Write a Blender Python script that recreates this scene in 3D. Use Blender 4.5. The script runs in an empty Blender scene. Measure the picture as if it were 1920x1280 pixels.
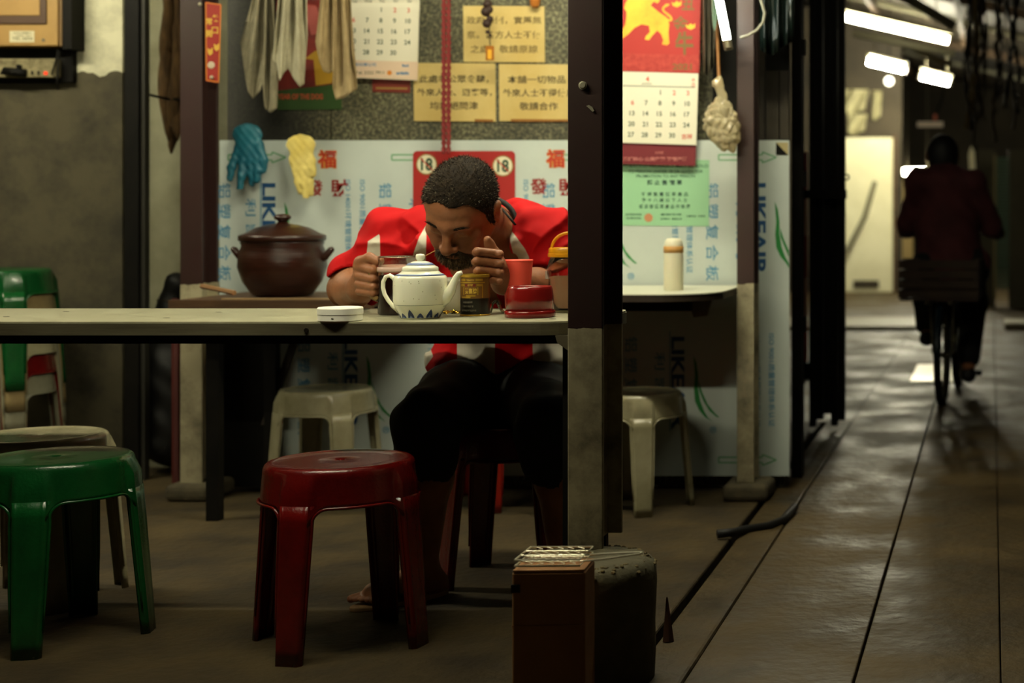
import bpy, math, random
import numpy as np
from mathutils import Vector, Matrix, noise as mnoise

sc = bpy.context.scene
random.seed(7)
PI = math.pi

# ------------------------------------------------------------------ camera
FPX, CX, CY, EYE = 3000.0, 1860.0, 385.0, 1.03      # focal length and principal point in 1920x1280 pixels, eye height
cd = bpy.data.cameras.new('camera')
cam = bpy.data.objects.new('camera', cd)
sc.collection.objects.link(cam)
cam.location = (0, 0, EYE)
cam.rotation_euler = (PI / 2, 0, 0)
cd.sensor_width = 36.0
cd.lens = FPX / 1920 * 36
cd.shift_x = -(CX - 960) / 1920
cd.shift_y = -(640 - CY) / 1920
cd.clip_end = 200
cd.dof.use_dof = True
cd.dof.focus_distance = 3.76
cd.dof.aperture_fstop = 2.9
sc.camera = cam

# ------------------------------------------------------------------ world and exposure
w = bpy.data.worlds.new('night')
sc.world = w
w.use_nodes = True
w.node_tree.nodes['Background'].inputs[0].default_value = (1.0, 0.86, 0.6, 1)
w.node_tree.nodes['Background'].inputs[1].default_value = 0.0025
sc.view_settings.view_transform = 'Standard'
sc.view_settings.look = 'None'
sc.view_settings.gamma = 1
sc.view_settings.use_curve_mapping = False
sc.view_settings.exposure = 0.0

# lamp radiances (the lamps themselves are built further down)
L_STALL, L_SLANT, L_ALLEY, L_FAR, L_FRONT = 285.0, 30.0, 60.0, 480.0, 150.0
TINT = (1.0, 0.94, 0.68)
TINT_COLD = (0.93, 1.0, 0.86)

# ------------------------------------------------------------------ helpers
def W(px, py, d):
    """world point seen at a pixel of the 1920x1280 frame at depth d"""
    return Vector(((px - CX) * d / FPX, d, EYE - (py - CY) * d / FPX))

def hexc(h):
    h = h.lstrip('#')
    out = []
    for i in (0, 2, 4):
        c = int(h[i:i + 2], 16) / 255
        out.append(c / 12.92 if c <= .04045 else ((c + .055) / 1.055) ** 2.4)
    return (*out, 1)

MATS = {}
def mat(name, col, rough=.5, metal=0, col2=None, scale=6, bump=0, bscale=None, trans=0, emit=0, spec=.5, coat=0, sss=0, alpha=1, stretch=None, lo=.35, hi=.65, ior=1.45, rough2=None):
    if name in MATS:
        return MATS[name]
    m = bpy.data.materials.new(name)
    MATS[name] = m
    m.use_nodes = True
    nt = m.node_tree
    N, L = nt.nodes, nt.links
    b = N['Principled BSDF']
    col = hexc(col) if isinstance(col, str) else col
    b.inputs['Base Color'].default_value = col
    b.inputs['Roughness'].default_value = rough
    b.inputs['Metallic'].default_value = metal
    b.inputs['IOR'].default_value = ior
    b.inputs['Specular IOR Level'].default_value = spec
    b.inputs['Transmission Weight'].default_value = trans
    b.inputs['Coat Weight'].default_value = coat
    b.inputs['Alpha'].default_value = alpha
    if sss:
        b.inputs['Subsurface Weight'].default_value = sss
        b.inputs['Subsurface Radius'].default_value = (.02, .012, .008)
        b.inputs['Subsurface Scale'].default_value = .6
    if emit:
        b.inputs['Emission Color'].default_value = col
        b.inputs['Emission Strength'].default_value = emit
    if col2 or bump or rough2 is not None:
        tc = N.new('ShaderNodeTexCoord')
        src = tc.outputs['Object']
        if stretch:
            mp = N.new('ShaderNodeMapping')
            mp.inputs['Scale'].default_value = stretch
            L.new(src, mp.inputs['Vector'])
            src = mp.outputs['Vector']
        nz = N.new('ShaderNodeTexNoise')
        nz.inputs['Scale'].default_value = scale
        nz.inputs['Detail'].default_value = 6
        nz.inputs['Roughness'].default_value = .62
        L.new(src, nz.inputs['Vector'])
        if col2:
            rp = N.new('ShaderNodeValToRGB')
            rp.color_ramp.elements[0].position = lo
            rp.color_ramp.elements[1].position = hi
            rp.color_ramp.elements[0].color = col
            rp.color_ramp.elements[1].color = hexc(col2) if isinstance(col2, str) else col2
            L.new(nz.outputs['Fac'], rp.inputs['Fac'])
            L.new(rp.outputs['Color'], b.inputs['Base Color'])
            m['ramp'] = rp.name
        if rough2 is not None:
            mr = N.new('ShaderNodeMapRange')
            mr.inputs['From Min'].default_value = lo
            mr.inputs['From Max'].default_value = hi
            mr.inputs['To Min'].default_value = rough
            mr.inputs['To Max'].default_value = rough2
            L.new(nz.outputs['Fac'], mr.inputs['Value'])
            L.new(mr.outputs['Result'], b.inputs['Roughness'])
        if bump:
            n2 = nz
            if bscale:
                n2 = N.new('ShaderNodeTexNoise')
                n2.inputs['Scale'].default_value = bscale
                n2.inputs['Detail'].default_value = 5
                L.new(src, n2.inputs['Vector'])
            bp = N.new('ShaderNodeBump')
            bp.inputs['Strength'].default_value = bump
            bp.inputs['Distance'].default_value = .01
            L.new(n2.outputs['Fac'], bp.inputs['Height'])
            L.new(bp.outputs['Normal'], b.inputs['Normal'])
    return m

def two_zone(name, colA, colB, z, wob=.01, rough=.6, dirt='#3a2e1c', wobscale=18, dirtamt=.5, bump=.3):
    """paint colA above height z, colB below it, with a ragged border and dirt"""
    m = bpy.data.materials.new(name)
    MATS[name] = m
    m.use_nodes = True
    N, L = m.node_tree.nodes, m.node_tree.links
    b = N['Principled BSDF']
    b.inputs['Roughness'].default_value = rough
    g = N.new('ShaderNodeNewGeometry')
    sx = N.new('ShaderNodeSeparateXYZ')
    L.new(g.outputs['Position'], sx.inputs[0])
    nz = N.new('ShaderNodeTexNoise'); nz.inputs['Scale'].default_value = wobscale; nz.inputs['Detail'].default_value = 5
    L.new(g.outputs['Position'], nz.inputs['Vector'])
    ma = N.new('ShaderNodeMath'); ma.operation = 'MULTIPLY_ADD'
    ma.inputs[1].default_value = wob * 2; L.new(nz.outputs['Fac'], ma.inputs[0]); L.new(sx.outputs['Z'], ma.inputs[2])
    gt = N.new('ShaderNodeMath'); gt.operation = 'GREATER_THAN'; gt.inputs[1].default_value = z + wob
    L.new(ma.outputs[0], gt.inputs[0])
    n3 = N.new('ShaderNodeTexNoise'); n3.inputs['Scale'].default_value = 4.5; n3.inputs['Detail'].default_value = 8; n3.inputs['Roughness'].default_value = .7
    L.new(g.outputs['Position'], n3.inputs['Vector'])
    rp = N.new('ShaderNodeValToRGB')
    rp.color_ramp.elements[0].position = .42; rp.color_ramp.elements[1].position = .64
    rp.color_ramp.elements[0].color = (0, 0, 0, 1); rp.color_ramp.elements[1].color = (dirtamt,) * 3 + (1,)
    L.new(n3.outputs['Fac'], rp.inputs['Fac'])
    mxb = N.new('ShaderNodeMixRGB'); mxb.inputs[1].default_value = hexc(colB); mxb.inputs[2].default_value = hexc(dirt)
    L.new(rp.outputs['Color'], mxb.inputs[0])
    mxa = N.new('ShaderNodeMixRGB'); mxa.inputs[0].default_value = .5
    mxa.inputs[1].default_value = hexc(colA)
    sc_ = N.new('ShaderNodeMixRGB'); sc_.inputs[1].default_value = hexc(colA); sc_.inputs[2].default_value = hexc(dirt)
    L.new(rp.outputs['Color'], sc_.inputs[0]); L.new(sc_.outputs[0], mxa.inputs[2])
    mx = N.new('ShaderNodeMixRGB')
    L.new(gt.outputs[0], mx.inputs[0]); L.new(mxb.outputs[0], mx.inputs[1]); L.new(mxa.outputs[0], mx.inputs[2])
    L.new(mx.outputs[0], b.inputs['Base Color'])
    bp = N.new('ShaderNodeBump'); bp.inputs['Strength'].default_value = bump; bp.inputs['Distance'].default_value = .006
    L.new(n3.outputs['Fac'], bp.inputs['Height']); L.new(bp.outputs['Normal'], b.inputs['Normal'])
    return m

class MB:
    """collects faces of one mesh"""
    def __init__(s):
        s.v, s.f, s.mi, s.cur = [], [], [], 0
    def add(s, vs, fs):
        b = len(s.v)
        s.v.extend(Vector(p) for p in vs)
        for f in fs:
            s.f.append(tuple(b + i for i in f)); s.mi.append(s.cur)
        return s
    def box(s, lo, hi, R=None, c=None):
        x0, y0, z0 = lo; x1, y1, z1 = hi
        vs = [Vector(p) for p in ((x0,y0,z0),(x1,y0,z0),(x1,y1,z0),(x0,y1,z0),(x0,y0,z1),(x1,y0,z1),(x1,y1,z1),(x0,y1,z1))]
        if R is not None:
            c = Vector(c) if c is not None else (Vector(lo) + Vector(hi)) / 2
            vs = [c + R @ (p - c) for p in vs]
        return s.add(vs, [(0,3,2,1),(4,5,6,7),(0,1,5,4),(1,2,6,5),(2,3,7,6),(3,0,4,7)])
    def cyl(s, p0, p1, r0, r1=None, n=16, caps=True):
        return s.tube([p0, p1], [r0, r0 if r1 is None else r1], n, caps)
    def tube(s, path, r, n=8, caps=True, up=None):
        path = [Vector(p) for p in path]
        k = len(path)
        rr = r if isinstance(r, (list, tuple)) else [r] * k
        vs, fs = [], []
        prev = None
        for i, p in enumerate(path):
            t = (path[min(i + 1, k - 1)] - path[max(i - 1, 0)])
            t = t.normalized() if t.length > 1e-9 else Vector((0, 0, 1))
            if prev is None:
                a = Vector(up) if up else (Vector((1, 0, 0)) if abs(t.x) < .9 else Vector((0, 1, 0)))
                u = (a - t * a.dot(t)).normalized()
            else:
                u = (prev - t * prev.dot(t)).normalized()
            prev = u
            v = t.cross(u)
            for j in range(n):
                a = 2 * PI * j / n
                vs.append(p + (u * math.cos(a) + v * math.sin(a)) * rr[i])
        for i in range(k - 1):
            for j in range(n):
                j2 = (j + 1) % n
                fs.append((i*n+j, i*n+j2, (i+1)*n+j2, (i+1)*n+j))
        if caps:
            fs.append(tuple(range(n - 1, -1, -1)))
            fs.append(tuple((k - 1) * n + j for j in range(n)))
        return s.add(vs, fs)
    def lathe(s, prof, c=(0, 0, 0), n=32, sx=1, sy=1):
        c = Vector(c)
        vs, fs = [], []
        k = len(prof)
        for r, z in prof:
            for j in range(n):
                a = 2 * PI * j / n
                vs.append(c + Vector((r * math.cos(a) * sx, r * math.sin(a) * sy, z)))
        for i in range(k - 1):
            for j in range(n):
                j2 = (j + 1) % n
                fs.append((i*n+j, i*n+j2, (i+1)*n+j2, (i+1)*n+j))
        fs.append(tuple(range(n - 1, -1, -1)))
        fs.append(tuple((k - 1) * n + j for j in range(n)))
        return s.add(vs, fs)
    def prism(s, poly, thick):
        """planar polygon (3-D points) pushed along vector thick"""
        n = len(poly); t = Vector(thick)
        vs = [Vector(p) for p in poly] + [Vector(p) + t for p in poly]
        fs = [tuple(range(n)), tuple(range(2*n - 1, n - 1, -1))]
        fs += [(i, i + n, (i + 1) % n + n, (i + 1) % n) for i in range(n)]
        return s.add(vs, fs)
    def grid(s, fn, nu, nv):
        vs = [fn(i / nu, j / nv) for j in range(nv + 1) for i in range(nu + 1)]
        fs = [(j*(nu+1)+i, j*(nu+1)+i+1, (j+1)*(nu+1)+i+1, (j+1)*(nu+1)+i) for j in range(nv) for i in range(nu)]
        return s.add(vs, fs)
    def ball(s, c, r, n=12, sx=1, sy=1, sz=1):
        k = max(4, n // 2)
        prof = [(max(1e-4, math.sin(PI * i / k)) * r, -math.cos(PI * i / k) * r * sz) for i in range(k + 1)]
        return s.lathe(prof, c, n, sx, sy)

def link(o):
    sc.collection.objects.link(o)
    return o

def setp(o, label=None, cat=None, group=None, kind=None):
    if label: o['label'] = label
    if cat: o['category'] = cat
    if group: o['group'] = group
    if kind: o['kind'] = kind
    return o

def mesh_of(mb, name, smooth=False, mats=()):
    me = bpy.data.meshes.new(name)
    me.from_pydata([tuple(p) for p in mb.v], [], mb.f)
    for m in mats: me.materials.append(m)
    if any(mb.mi):
        me.polygons.foreach_set('material_index', mb.mi)
    if smooth:
        me.polygons.foreach_set('use_smooth', [True] * len(me.polygons))
    me.validate()
    me.update()
    return me

def obj(name, mb, m, parent=None, smooth=False, bevel=0, solid=0, sub=0, local=False, auto=None, seg=2):
    ms = m if isinstance(m, (list, tuple)) else [m]
    me = mb if isinstance(mb, bpy.types.Mesh) else mesh_of(mb, name, smooth or auto is not None, ms)
    if auto is not None:
        me.set_sharp_from_angle(angle=math.radians(auto))
    o = link(bpy.data.objects.new(name, me))
    if parent is not None:
        o.parent = parent
        if not local:
            o.matrix_parent_inverse = world_of(parent).inverted()
    if solid:
        md = o.modifiers.new('thickness', 'SOLIDIFY'); md.thickness = solid; md.offset = 0
    if bevel:
        md = o.modifiers.new('bevel', 'BEVEL'); md.width = bevel; md.segments = seg; md.limit_method = 'ANGLE'; md.angle_limit = math.radians(40)
        md.harden_normals = False
    if sub:
        md = o.modifiers.new('subdivision', 'SUBSURF'); md.levels = sub; md.render_levels = sub
    return o

def world_of(o):
    if o.parent is None:
        return o.matrix_basis.copy()
    return world_of(o.parent) @ o.matrix_parent_inverse @ o.matrix_basis

def thing(name, label, cat, loc=(0, 0, 0), rz=0, group=None):
    o = link(bpy.data.objects.new(name, None))
    o.empty_display_size = .05
    o.location = loc
    o.rotation_euler = (0, 0, rz)
    return setp(o, label, cat, group)

def struct(name, mb, m, **k):
    return setp(obj(name, mb, m, **k), kind='structure')

def bx(name, lo, hi, m, parent=None, **k):
    return obj(name, MB().box(lo, hi), m, parent, **k)

# ---- lettering: flat print as mesh, a hair's breadth in front of its surface
_TC = {}
def glyphs(body, bold=0, space=1.0):
    key = (body, bold, space)
    if key not in _TC:
        c = bpy.data.curves.new('t', 'FONT')
        c.body = body; c.size = 1; c.offset = bold; c.space_character = space
        c.resolution_u = 3
        o = link(bpy.data.objects.new('t', c))
        dg = bpy.context.evaluated_depsgraph_get()
        me = bpy.data.meshes.new_from_object(o.evaluated_get(dg))
        v = np.array([p.co[:2] for p in me.vertices]) if len(me.vertices) else np.zeros((0, 2))
        f = [tuple(p.vertices) for p in me.polygons]
        bpy.data.objects.remove(o); bpy.data.curves.remove(c); bpy.data.meshes.remove(me)
        _TC[key] = (v, f)
    return _TC[key]

def put_text(mb, body, c, w_=None, h=None, right=(1, 0, 0), up=(0, 0, 1), bold=.012, space=1.0):
    v, f = glyphs(body, bold, space)
    if not len(v): return
    lo, hi = v.min(0), v.max(0)
    sz = hi - lo
    sy = (h / sz[1]) if h else w_ / sz[0]
    sx = (w_ / sz[0]) if w_ else sy
    mid = (lo + hi) / 2
    R, U, C = Vector(right), Vector(up), Vector(c)
    mb.add([C + R * ((p[0] - mid[0]) * sx) + U * ((p[1] - mid[1]) * sy) for p in v], f)

def lettering(items, m, parent, name='lettering', label=None, **k):
    joined = k.pop('joined', False)
    mb = MB()
    for it in items:
        put_text(mb, *it[:2], **it[2])
        if not joined:
            o = obj(name, mb, m, parent, **k)
            if label: o['label'] = label
            mb = MB()
    if joined:
        o = obj(name, mb, m, parent, **k)
        o['kind'] = 'stuff'
        if label: o['label'] = label
    return o

# ---- signed distance bodies -> one continuous surface
class Field:
    def __init__(s, lo, hi, h):
        s.h = h
        s.lo = np.array(lo, float)
        s.n = np.ceil((np.array(hi, float) - s.lo) / h).astype(int) + 1
        s.D = np.full(s.n, .5, np.float32)
    def _loc(s, lo, hi, pad):
        a = np.maximum(np.floor((np.array(lo) - pad - s.lo) / s.h).astype(int), 0)
        b = np.minimum(np.ceil((np.array(hi) + pad - s.lo) / s.h).astype(int) + 1, s.n)
        if (b <= a).any(): return None, None
        sl = tuple(slice(i, j) for i, j in zip(a, b))
        g = [(s.lo[i] + s.h * np.arange(a[i], b[i])).astype(np.float32) for i in range(3)]
        return sl, (g[0][:, None, None], g[1][None, :, None], g[2][None, None, :])
    def _mix(s, sl, d, k, sub):
        A = s.D[sl]
        if sub:
            d = -d
            hh = np.maximum(k - np.abs(A - d), 0) / k
            s.D[sl] = np.maximum(A, d) + hh * hh * k / 4
        else:
            hh = np.maximum(k - np.abs(A - d), 0) / k
            s.D[sl] = np.minimum(A, d) - hh * hh * k / 4
    def cap(s, a, b, ra, rb=None, k=.02, sub=False):
        rb = ra if rb is None else rb
        a = np.array(a, float); b = np.array(b, float); r = max(ra, rb)
        sl, g = s._loc(np.minimum(a, b) - r, np.maximum(a, b) + r, k + 3 * s.h)
        if sl is None: return
        ba = b - a; L2 = max(float(ba @ ba), 1e-12)
        p = [g[i] - a[i] for i in range(3)]
        t = np.clip((p[0] * ba[0] + p[1] * ba[1] + p[2] * ba[2]) / L2, 0, 1)
        d = np.sqrt((p[0] - t * ba[0]) ** 2 + (p[1] - t * ba[1]) ** 2 + (p[2] - t * ba[2]) ** 2) - (ra + (rb - ra) * t)
        s._mix(sl, d, k, sub)
    def chain(s, pts, rs, k=.02):
        for i in range(len(pts) - 1):
            s.cap(pts[i], pts[i + 1], rs[i], rs[i + 1], k)
    def ell(s, c, r, R=None, k=.02, sub=False):
        c = np.array(c, float); r = np.array(r, float)
        R = np.eye(3) if R is None else np.array(R, float)       # columns: the ellipsoid's axes
        e = np.sqrt(((R * r) ** 2).sum(1))
        sl, g = s._loc(c - e, c + e, k + 3 * s.h)
        if sl is None: return
        p = [g[i] - c[i] for i in range(3)]
        q = [(p[0] * R[0, j] + p[1] * R[1, j] + p[2] * R[2, j]) for j in range(3)]
        k0 = np.sqrt(sum((q[j] / r[j]) ** 2 for j in range(3)))
        k1 = np.sqrt(sum((q[j] / r[j] ** 2) ** 2 for j in range(3))) + 1e-9
        s._mix(sl, k0 * (k0 - 1) / k1, k, sub)
    def coords(s):
        g = [(s.lo[i] + s.h * np.arange(s.n[i])).astype(np.float32) for i in range(3)]
        return g[0][:, None, None], g[1][None, :, None], g[2][None, None, :]
    def mesh(s, smooth=1):
        D = s.D; n = s.n
        neg = D < 0
        c = sum(neg[i:n[0]-1+i, j:n[1]-1+j, k:n[2]-1+k].astype(np.int8) for i in (0, 1) for j in (0, 1) for k in (0, 1))
        act = (c > 0) & (c < 8)
        idx = np.argwhere(act)
        ID = np.full(act.shape, -1, np.int64)
        ID[act] = np.arange(len(idx))
        cor = np.array([(i, j, k) for i in (0, 1) for j in (0, 1) for k in (0, 1)])
        val = np.stack([D[idx[:, 0] + o[0], idx[:, 1] + o[1], idx[:, 2] + o[2]] for o in cor], 1).astype(float)
        acc = np.zeros((len(idx), 3)); cnt = np.zeros(len(idx))
        for a in range(8):
            for b in range(a + 1, 8):
                if np.abs(cor[a] - cor[b]).sum() != 1: continue
                va, vb = val[:, a], val[:, b]
                x = (va < 0) != (vb < 0)
                t = np.where(x, va / np.where(x, va - vb, 1), 0)
                acc += np.where(x[:, None], cor[a] + t[:, None] * (cor[b] - cor[a]), 0)
                cnt += x
        V = s.lo + s.h * (idx + acc / cnt[:, None])
        F = []
        for ax in range(3):
            u, v = (ax + 1) % 3, (ax + 2) % 3
            sl0 = [slice(1, n[i] - 1) for i in range(3)]; sl1 = list(sl0)
            sl0[ax] = slice(0, n[ax] - 1); sl1[ax] = slice(1, n[ax])
            A, B = neg[tuple(sl0)], neg[tuple(sl1)]
            e = np.argwhere(A != B)
            off = np.ones(3, int); off[ax] = 0
            p = e + off
            eu = np.eye(3, dtype=int)[u]; ev = np.eye(3, dtype=int)[v]
            q = np.stack([ID[tuple((p - o).T)] for o in (eu + ev, ev, 0 * eu, eu)], 1)
            fl = A[tuple(e.T)]
            q[~fl] = q[~fl][:, ::-1]
            F.append(q)
        F = np.concatenate(F)
        F = F[(F >= 0).all(1)]
        for _ in range(smooth):
            S = np.zeros_like(V); C = np.zeros(len(V))
            for i in range(4):
                a, b = F[:, i], F[:, (i + 1) % 4]
                for d in range(3):
                    S[:, d] += np.bincount(a, V[b, d], len(V)) + np.bincount(b, V[a, d], len(V))
                C += np.bincount(a, minlength=len(V)) + np.bincount(b, minlength=len(V))
            V = .5 * V + .5 * S / np.maximum(C, 1)[:, None]
        return V, F

def sdf_obj(name, VF, m, parent=None, local=False, attrs=None):
    V, F = VF
    me = bpy.data.meshes.new(name)
    me.vertices.add(len(V)); me.vertices.foreach_set('co', V.astype(np.float32).ravel())
    me.loops.add(len(F) * 4); me.loops.foreach_set('vertex_index', F.astype(np.int32).ravel())
    me.polygons.add(len(F)); me.polygons.foreach_set('loop_start', np.arange(0, len(F) * 4, 4, dtype=np.int32))
    me.polygons.foreach_set('use_smooth', np.ones(len(F), bool))
    me.update(calc_edges=True)
    me.validate()
    me.materials.append(m)
    for k, a in (attrs or {}).items():
        at = me.attributes.new(k, 'FLOAT', 'POINT'); at.data.foreach_set('value', a.astype(np.float32))
    return obj(name, me, m, parent, local=local)
# ================================================================== materials of the place
M_conc = mat('stall_concrete', '#2b210e', .75, col2='#47391b', scale=4, bump=.5, bscale=30, rough2=.8)
M_alley = mat('alley_concrete', '#2e2411', .44, col2='#4c3d1f', scale=2.6, bump=.7, bscale=22, rough2=.72, lo=.36, hi=.62, spec=.45)
M_slot = mat('drain_dark', '#0b0a08', .9)
M_black = mat('black_steel', '#0b0a08', .6, col2='#13110d', scale=9, spec=.15)
M_soot = mat('sooty_board', '#1c160e', .8, col2='#2b2115', scale=5, stretch=(6, 6, 1))
M_post = two_zone('post_paint', '#2c130f', '#a89f80', .755, wob=.012, rough=.5, dirt='#2a2014', dirtamt=.75)
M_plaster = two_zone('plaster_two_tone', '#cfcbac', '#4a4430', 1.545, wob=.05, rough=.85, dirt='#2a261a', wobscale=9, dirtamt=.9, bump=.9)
M_plaster2 = mat('pale_plaster', '#8d8b72', .85, col2='#6d6a52', scale=3, bump=.3)
M_granite = bpy.data.materials.new('speckled_stone'); M_granite.use_nodes = True
def _granite(m):
    N, L = m.node_tree.nodes, m.node_tree.links
    b = N['Principled BSDF']; b.inputs['Roughness'].default_value = .6
    g = N.new('ShaderNodeNewGeometry')
    v = N.new('ShaderNodeTexNoise'); v.inputs['Scale'].default_value = 85; v.inputs['Detail'].default_value = 4
    n = N.new('ShaderNodeTexNoise'); n.inputs['Scale'].default_value = 5; n.inputs['Detail'].default_value = 4
    L.new(g.outputs['Position'], v.inputs['Vector']); L.new(g.outputs['Position'], n.inputs['Vector'])
    r = N.new('ShaderNodeValToRGB')
    r.color_ramp.elements[0].position = .38; r.color_ramp.elements[0].color = hexc('#3c3a2a')
    r.color_ramp.elements[1].position = .68; r.color_ramp.elements[1].color = hexc('#8b8868')
    e = r.color_ramp.elements.new(.52); e.color = hexc('#5d5b45')
    L.new(v.outputs['Fac'], r.inputs['Fac'])
    r2 = N.new('ShaderNodeValToRGB')
    r2.color_ramp.elements[0].position = .3; r2.color_ramp.elements[0].color = (.55, .55, .5, 1)
    r2.color_ramp.elements[1].position = .7; r2.color_ramp.elements[1].color = (1.05, 1.05, 1, 1)
    L.new(n.outputs['Fac'], r2.inputs['Fac'])
    mx = N.new('ShaderNodeMixRGB'); mx.blend_type = 'MULTIPLY'; mx.inputs[0].default_value = 1
    L.new(r.outputs[0], mx.inputs[1]); L.new(r2.outputs[0], mx.inputs[2])
    # soot and towel shadow, both painted into the stone colour where the towels hang
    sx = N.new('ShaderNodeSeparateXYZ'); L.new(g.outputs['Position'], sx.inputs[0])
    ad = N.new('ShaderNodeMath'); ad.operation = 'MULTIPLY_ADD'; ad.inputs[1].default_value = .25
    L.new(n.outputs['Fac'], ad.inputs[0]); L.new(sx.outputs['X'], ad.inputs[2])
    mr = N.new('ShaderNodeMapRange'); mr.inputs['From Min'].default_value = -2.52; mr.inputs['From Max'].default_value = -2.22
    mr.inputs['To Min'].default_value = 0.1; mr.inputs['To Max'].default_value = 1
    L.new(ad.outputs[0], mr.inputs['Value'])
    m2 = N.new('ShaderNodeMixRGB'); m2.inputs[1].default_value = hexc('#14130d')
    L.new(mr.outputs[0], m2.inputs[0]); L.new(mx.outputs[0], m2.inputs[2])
    L.new(m2.outputs[0], b.inputs['Base Color'])
    bp = N.new('ShaderNodeBump'); bp.inputs['Strength'].default_value = .3; bp.inputs['Distance'].default_value = .004
    L.new(v.outputs['Fac'], bp.inputs['Height']); L.new(bp.outputs[0], b.inputs['Normal'])
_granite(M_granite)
M_roof = mat('rusty_roof_sheet', '#2a2419', .7, col2='#3d3424', scale=4)
M_beam = mat('roof_timber', '#3b2c1b', .75, col2='#4f3c26', scale=3, stretch=(1, 8, 8))
M_pale_beam = mat('pale_roof_strip', '#8e8a72', .6)
M_housing = mat('lamp_housing', '#b8b49c', .5)
M_cap = mat('lamp_cap', '#77705c', .4, metal=.6)

def tube_mat(name, tint, s):
    return mat(name, (*tint, 1), .5, emit=s)
M_tube_stall = tube_mat('tube_glow_stall', TINT, L_STALL)
M_tube_slant = tube_mat('tube_glow_slanted', TINT_COLD, L_SLANT)
M_tube_alley = tube_mat('tube_glow_alley', (1.0, .92, .64), L_ALLEY)
M_tube_far = tube_mat('tube_glow_far', (1.0, .94, .68), L_FAR)
M_tube_front = tube_mat('tube_glow_front', TINT, L_FRONT)

def tube_lamp(label, p0, p1, r, m, group=None, hang=(0, 0, 1), hw=.05, wires=None):
    """fluorescent batten: housing on the side `hang`, tube, two end sockets"""
    p0, p1, hang = Vector(p0), Vector(p1), Vector(hang)
    ax = (p1 - p0).normalized()
    t = thing('tube_lamp', label, 'lamp', (p0 + p1) / 2, group=group)
    obj('tube', MB().tube([p0, p1], r, 10), m, t, smooth=False)
    side = ax.cross(hang).normalized()
    up = side.cross(ax).normalized()
    if up.dot(hang) < 0: up = -up
    c0, c1 = p0 + up * (r + .018) - ax * .03, p1 + up * (r + .018) + ax * .03
    q = [c0 + side * hw / 2, c1 + side * hw / 2, c1 - side * hw / 2, c0 - side * hw / 2]
    obj('housing', MB().prism(q, up * .03), M_housing, t, bevel=.004)
    if wires:
        for f in (.12, .88):
            q = p0.lerp(p1, f) + up * (r + .04)
            obj('hanger', MB().tube([q, Vector((q.x, q.y, wires(q.x) if callable(wires) else wires))], .006, 5), M_cap, t)
    for p, s_ in ((p0, -1), (p1, 1)):
        obj('end_socket', MB().tube([p + ax * s_ * .002, p + ax * s_ * .03], r * 1.15, 10).box(*(lambda c: (c - Vector((.009,) * 3), c + Vector((.009,) * 3)))(p + ax * s_ * .016 + up * (r + .008))), M_cap, t)
    return t

# ================================================================== the setting
fl = struct('floor', MB().box((-6.5, -2, -.16), (3, 34, -.06)), M_slot)
obj('floor_slab', MB().box((-6.5, 1.0, -.06), (-.812, 7.6, 0)), M_conc, fl, bevel=.006)
obj('kerb_strip', MB().box((-.79, 1.0, -.07), (-.672, 7.9, .0)), M_alley, fl, bevel=.008)
obj('floor_slab', MB().box((-.668, 1.0, -.07), (-.3035, 34, -.003)), M_alley, fl, bevel=.003)
obj('floor_slab', MB().box((-.2965, 1.0, -.07), (.018, 34, .001)), M_alley, fl, bevel=.003)
obj('floor_slab', MB().box((.021, 1.0, -.07), (3, 34, -.001)), M_alley, fl, bevel=.002)
obj('floor_slab', MB().box((-6.5, 7.62, -.06), (-.668, 34, -.002)), M_alley, fl, bevel=.006)
# paler strip across the alley, coloured as ground lit by the lamps
obj('lit_ground_strip', MB().box((-2.4, 13.2, -.01), (-.62, 14.3, .035)), mat('lit_ground_tone', '#8c846a', .5, col2='#6f6850', scale=3), fl, bevel=.01)

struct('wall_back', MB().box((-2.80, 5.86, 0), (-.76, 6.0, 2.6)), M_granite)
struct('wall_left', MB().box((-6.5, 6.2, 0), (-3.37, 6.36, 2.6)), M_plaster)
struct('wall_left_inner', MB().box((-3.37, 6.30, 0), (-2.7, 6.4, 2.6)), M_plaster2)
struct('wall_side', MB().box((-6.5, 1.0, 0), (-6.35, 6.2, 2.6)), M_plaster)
ce = struct('ceiling', MB().box((-6.5, 1.1, 2.6), (-.55, 7.4, 2.66)), M_roof)
# alley roof: sloping sheet, beams and pale strips
TANR = .234
def roofz(X): return 3.12 - TANR * (X + 1.2)
def roof_at(X): return roofz(X) + .14
rf = struct('ceiling_alley', MB().prism([(-5.0, 7.5, roofz(-5.0) + .14), (2.2, 7.5, roofz(2.2) + .14), (2.2, 34, roofz(2.2) + .14), (-5.0, 34, roofz(-5.0) + .14)], (0, 0, .05)), M_roof)
for i, Y in enumerate((8.6, 10.2, 11.6, 13.2, 15.2, 17.4, 20, 23)):
    mb = MB(); pl = (i % 2 == 1)
    a, b_ = (-4.0, 1.6)
    h_ = .10 if not pl else .05
    mb.prism([(a, Y, roofz(a) + .13 - h_), (b_, Y, roofz(b_) + .13 - h_), (b_, Y, roofz(b_) + .13), (a, Y, roofz(a) + .13)], (0, .08, 0))
    obj('roof_beam', mb, M_pale_beam if pl else M_beam, rf)
for X in (-2.6, -1.3, -.35, .5):
    obj('purlin', MB().box((X, 7.6, roofz(X) - .03), (X + .05, 30, roofz(X) + .04)), M_beam, rf)
# far end of the alley
M_far = mat('far_wall_dark', '#3a3222', .8, col2='#211c13', scale=1.2)
struct('wall_far', MB().box((-6, 27, 0), (4, 27.2, 4.6)), M_far)
struct('wall_right', MB().box((.62, 2.0, 0), (.8, 27, 3.0)), mat('right_wall_soot', '#241f16', .85, col2='#15120d', scale=2))
struct('wall_alley_left', MB().box((-4.2, 7.9, 0), (-4.05, 27, 4.0)), M_far)

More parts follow.
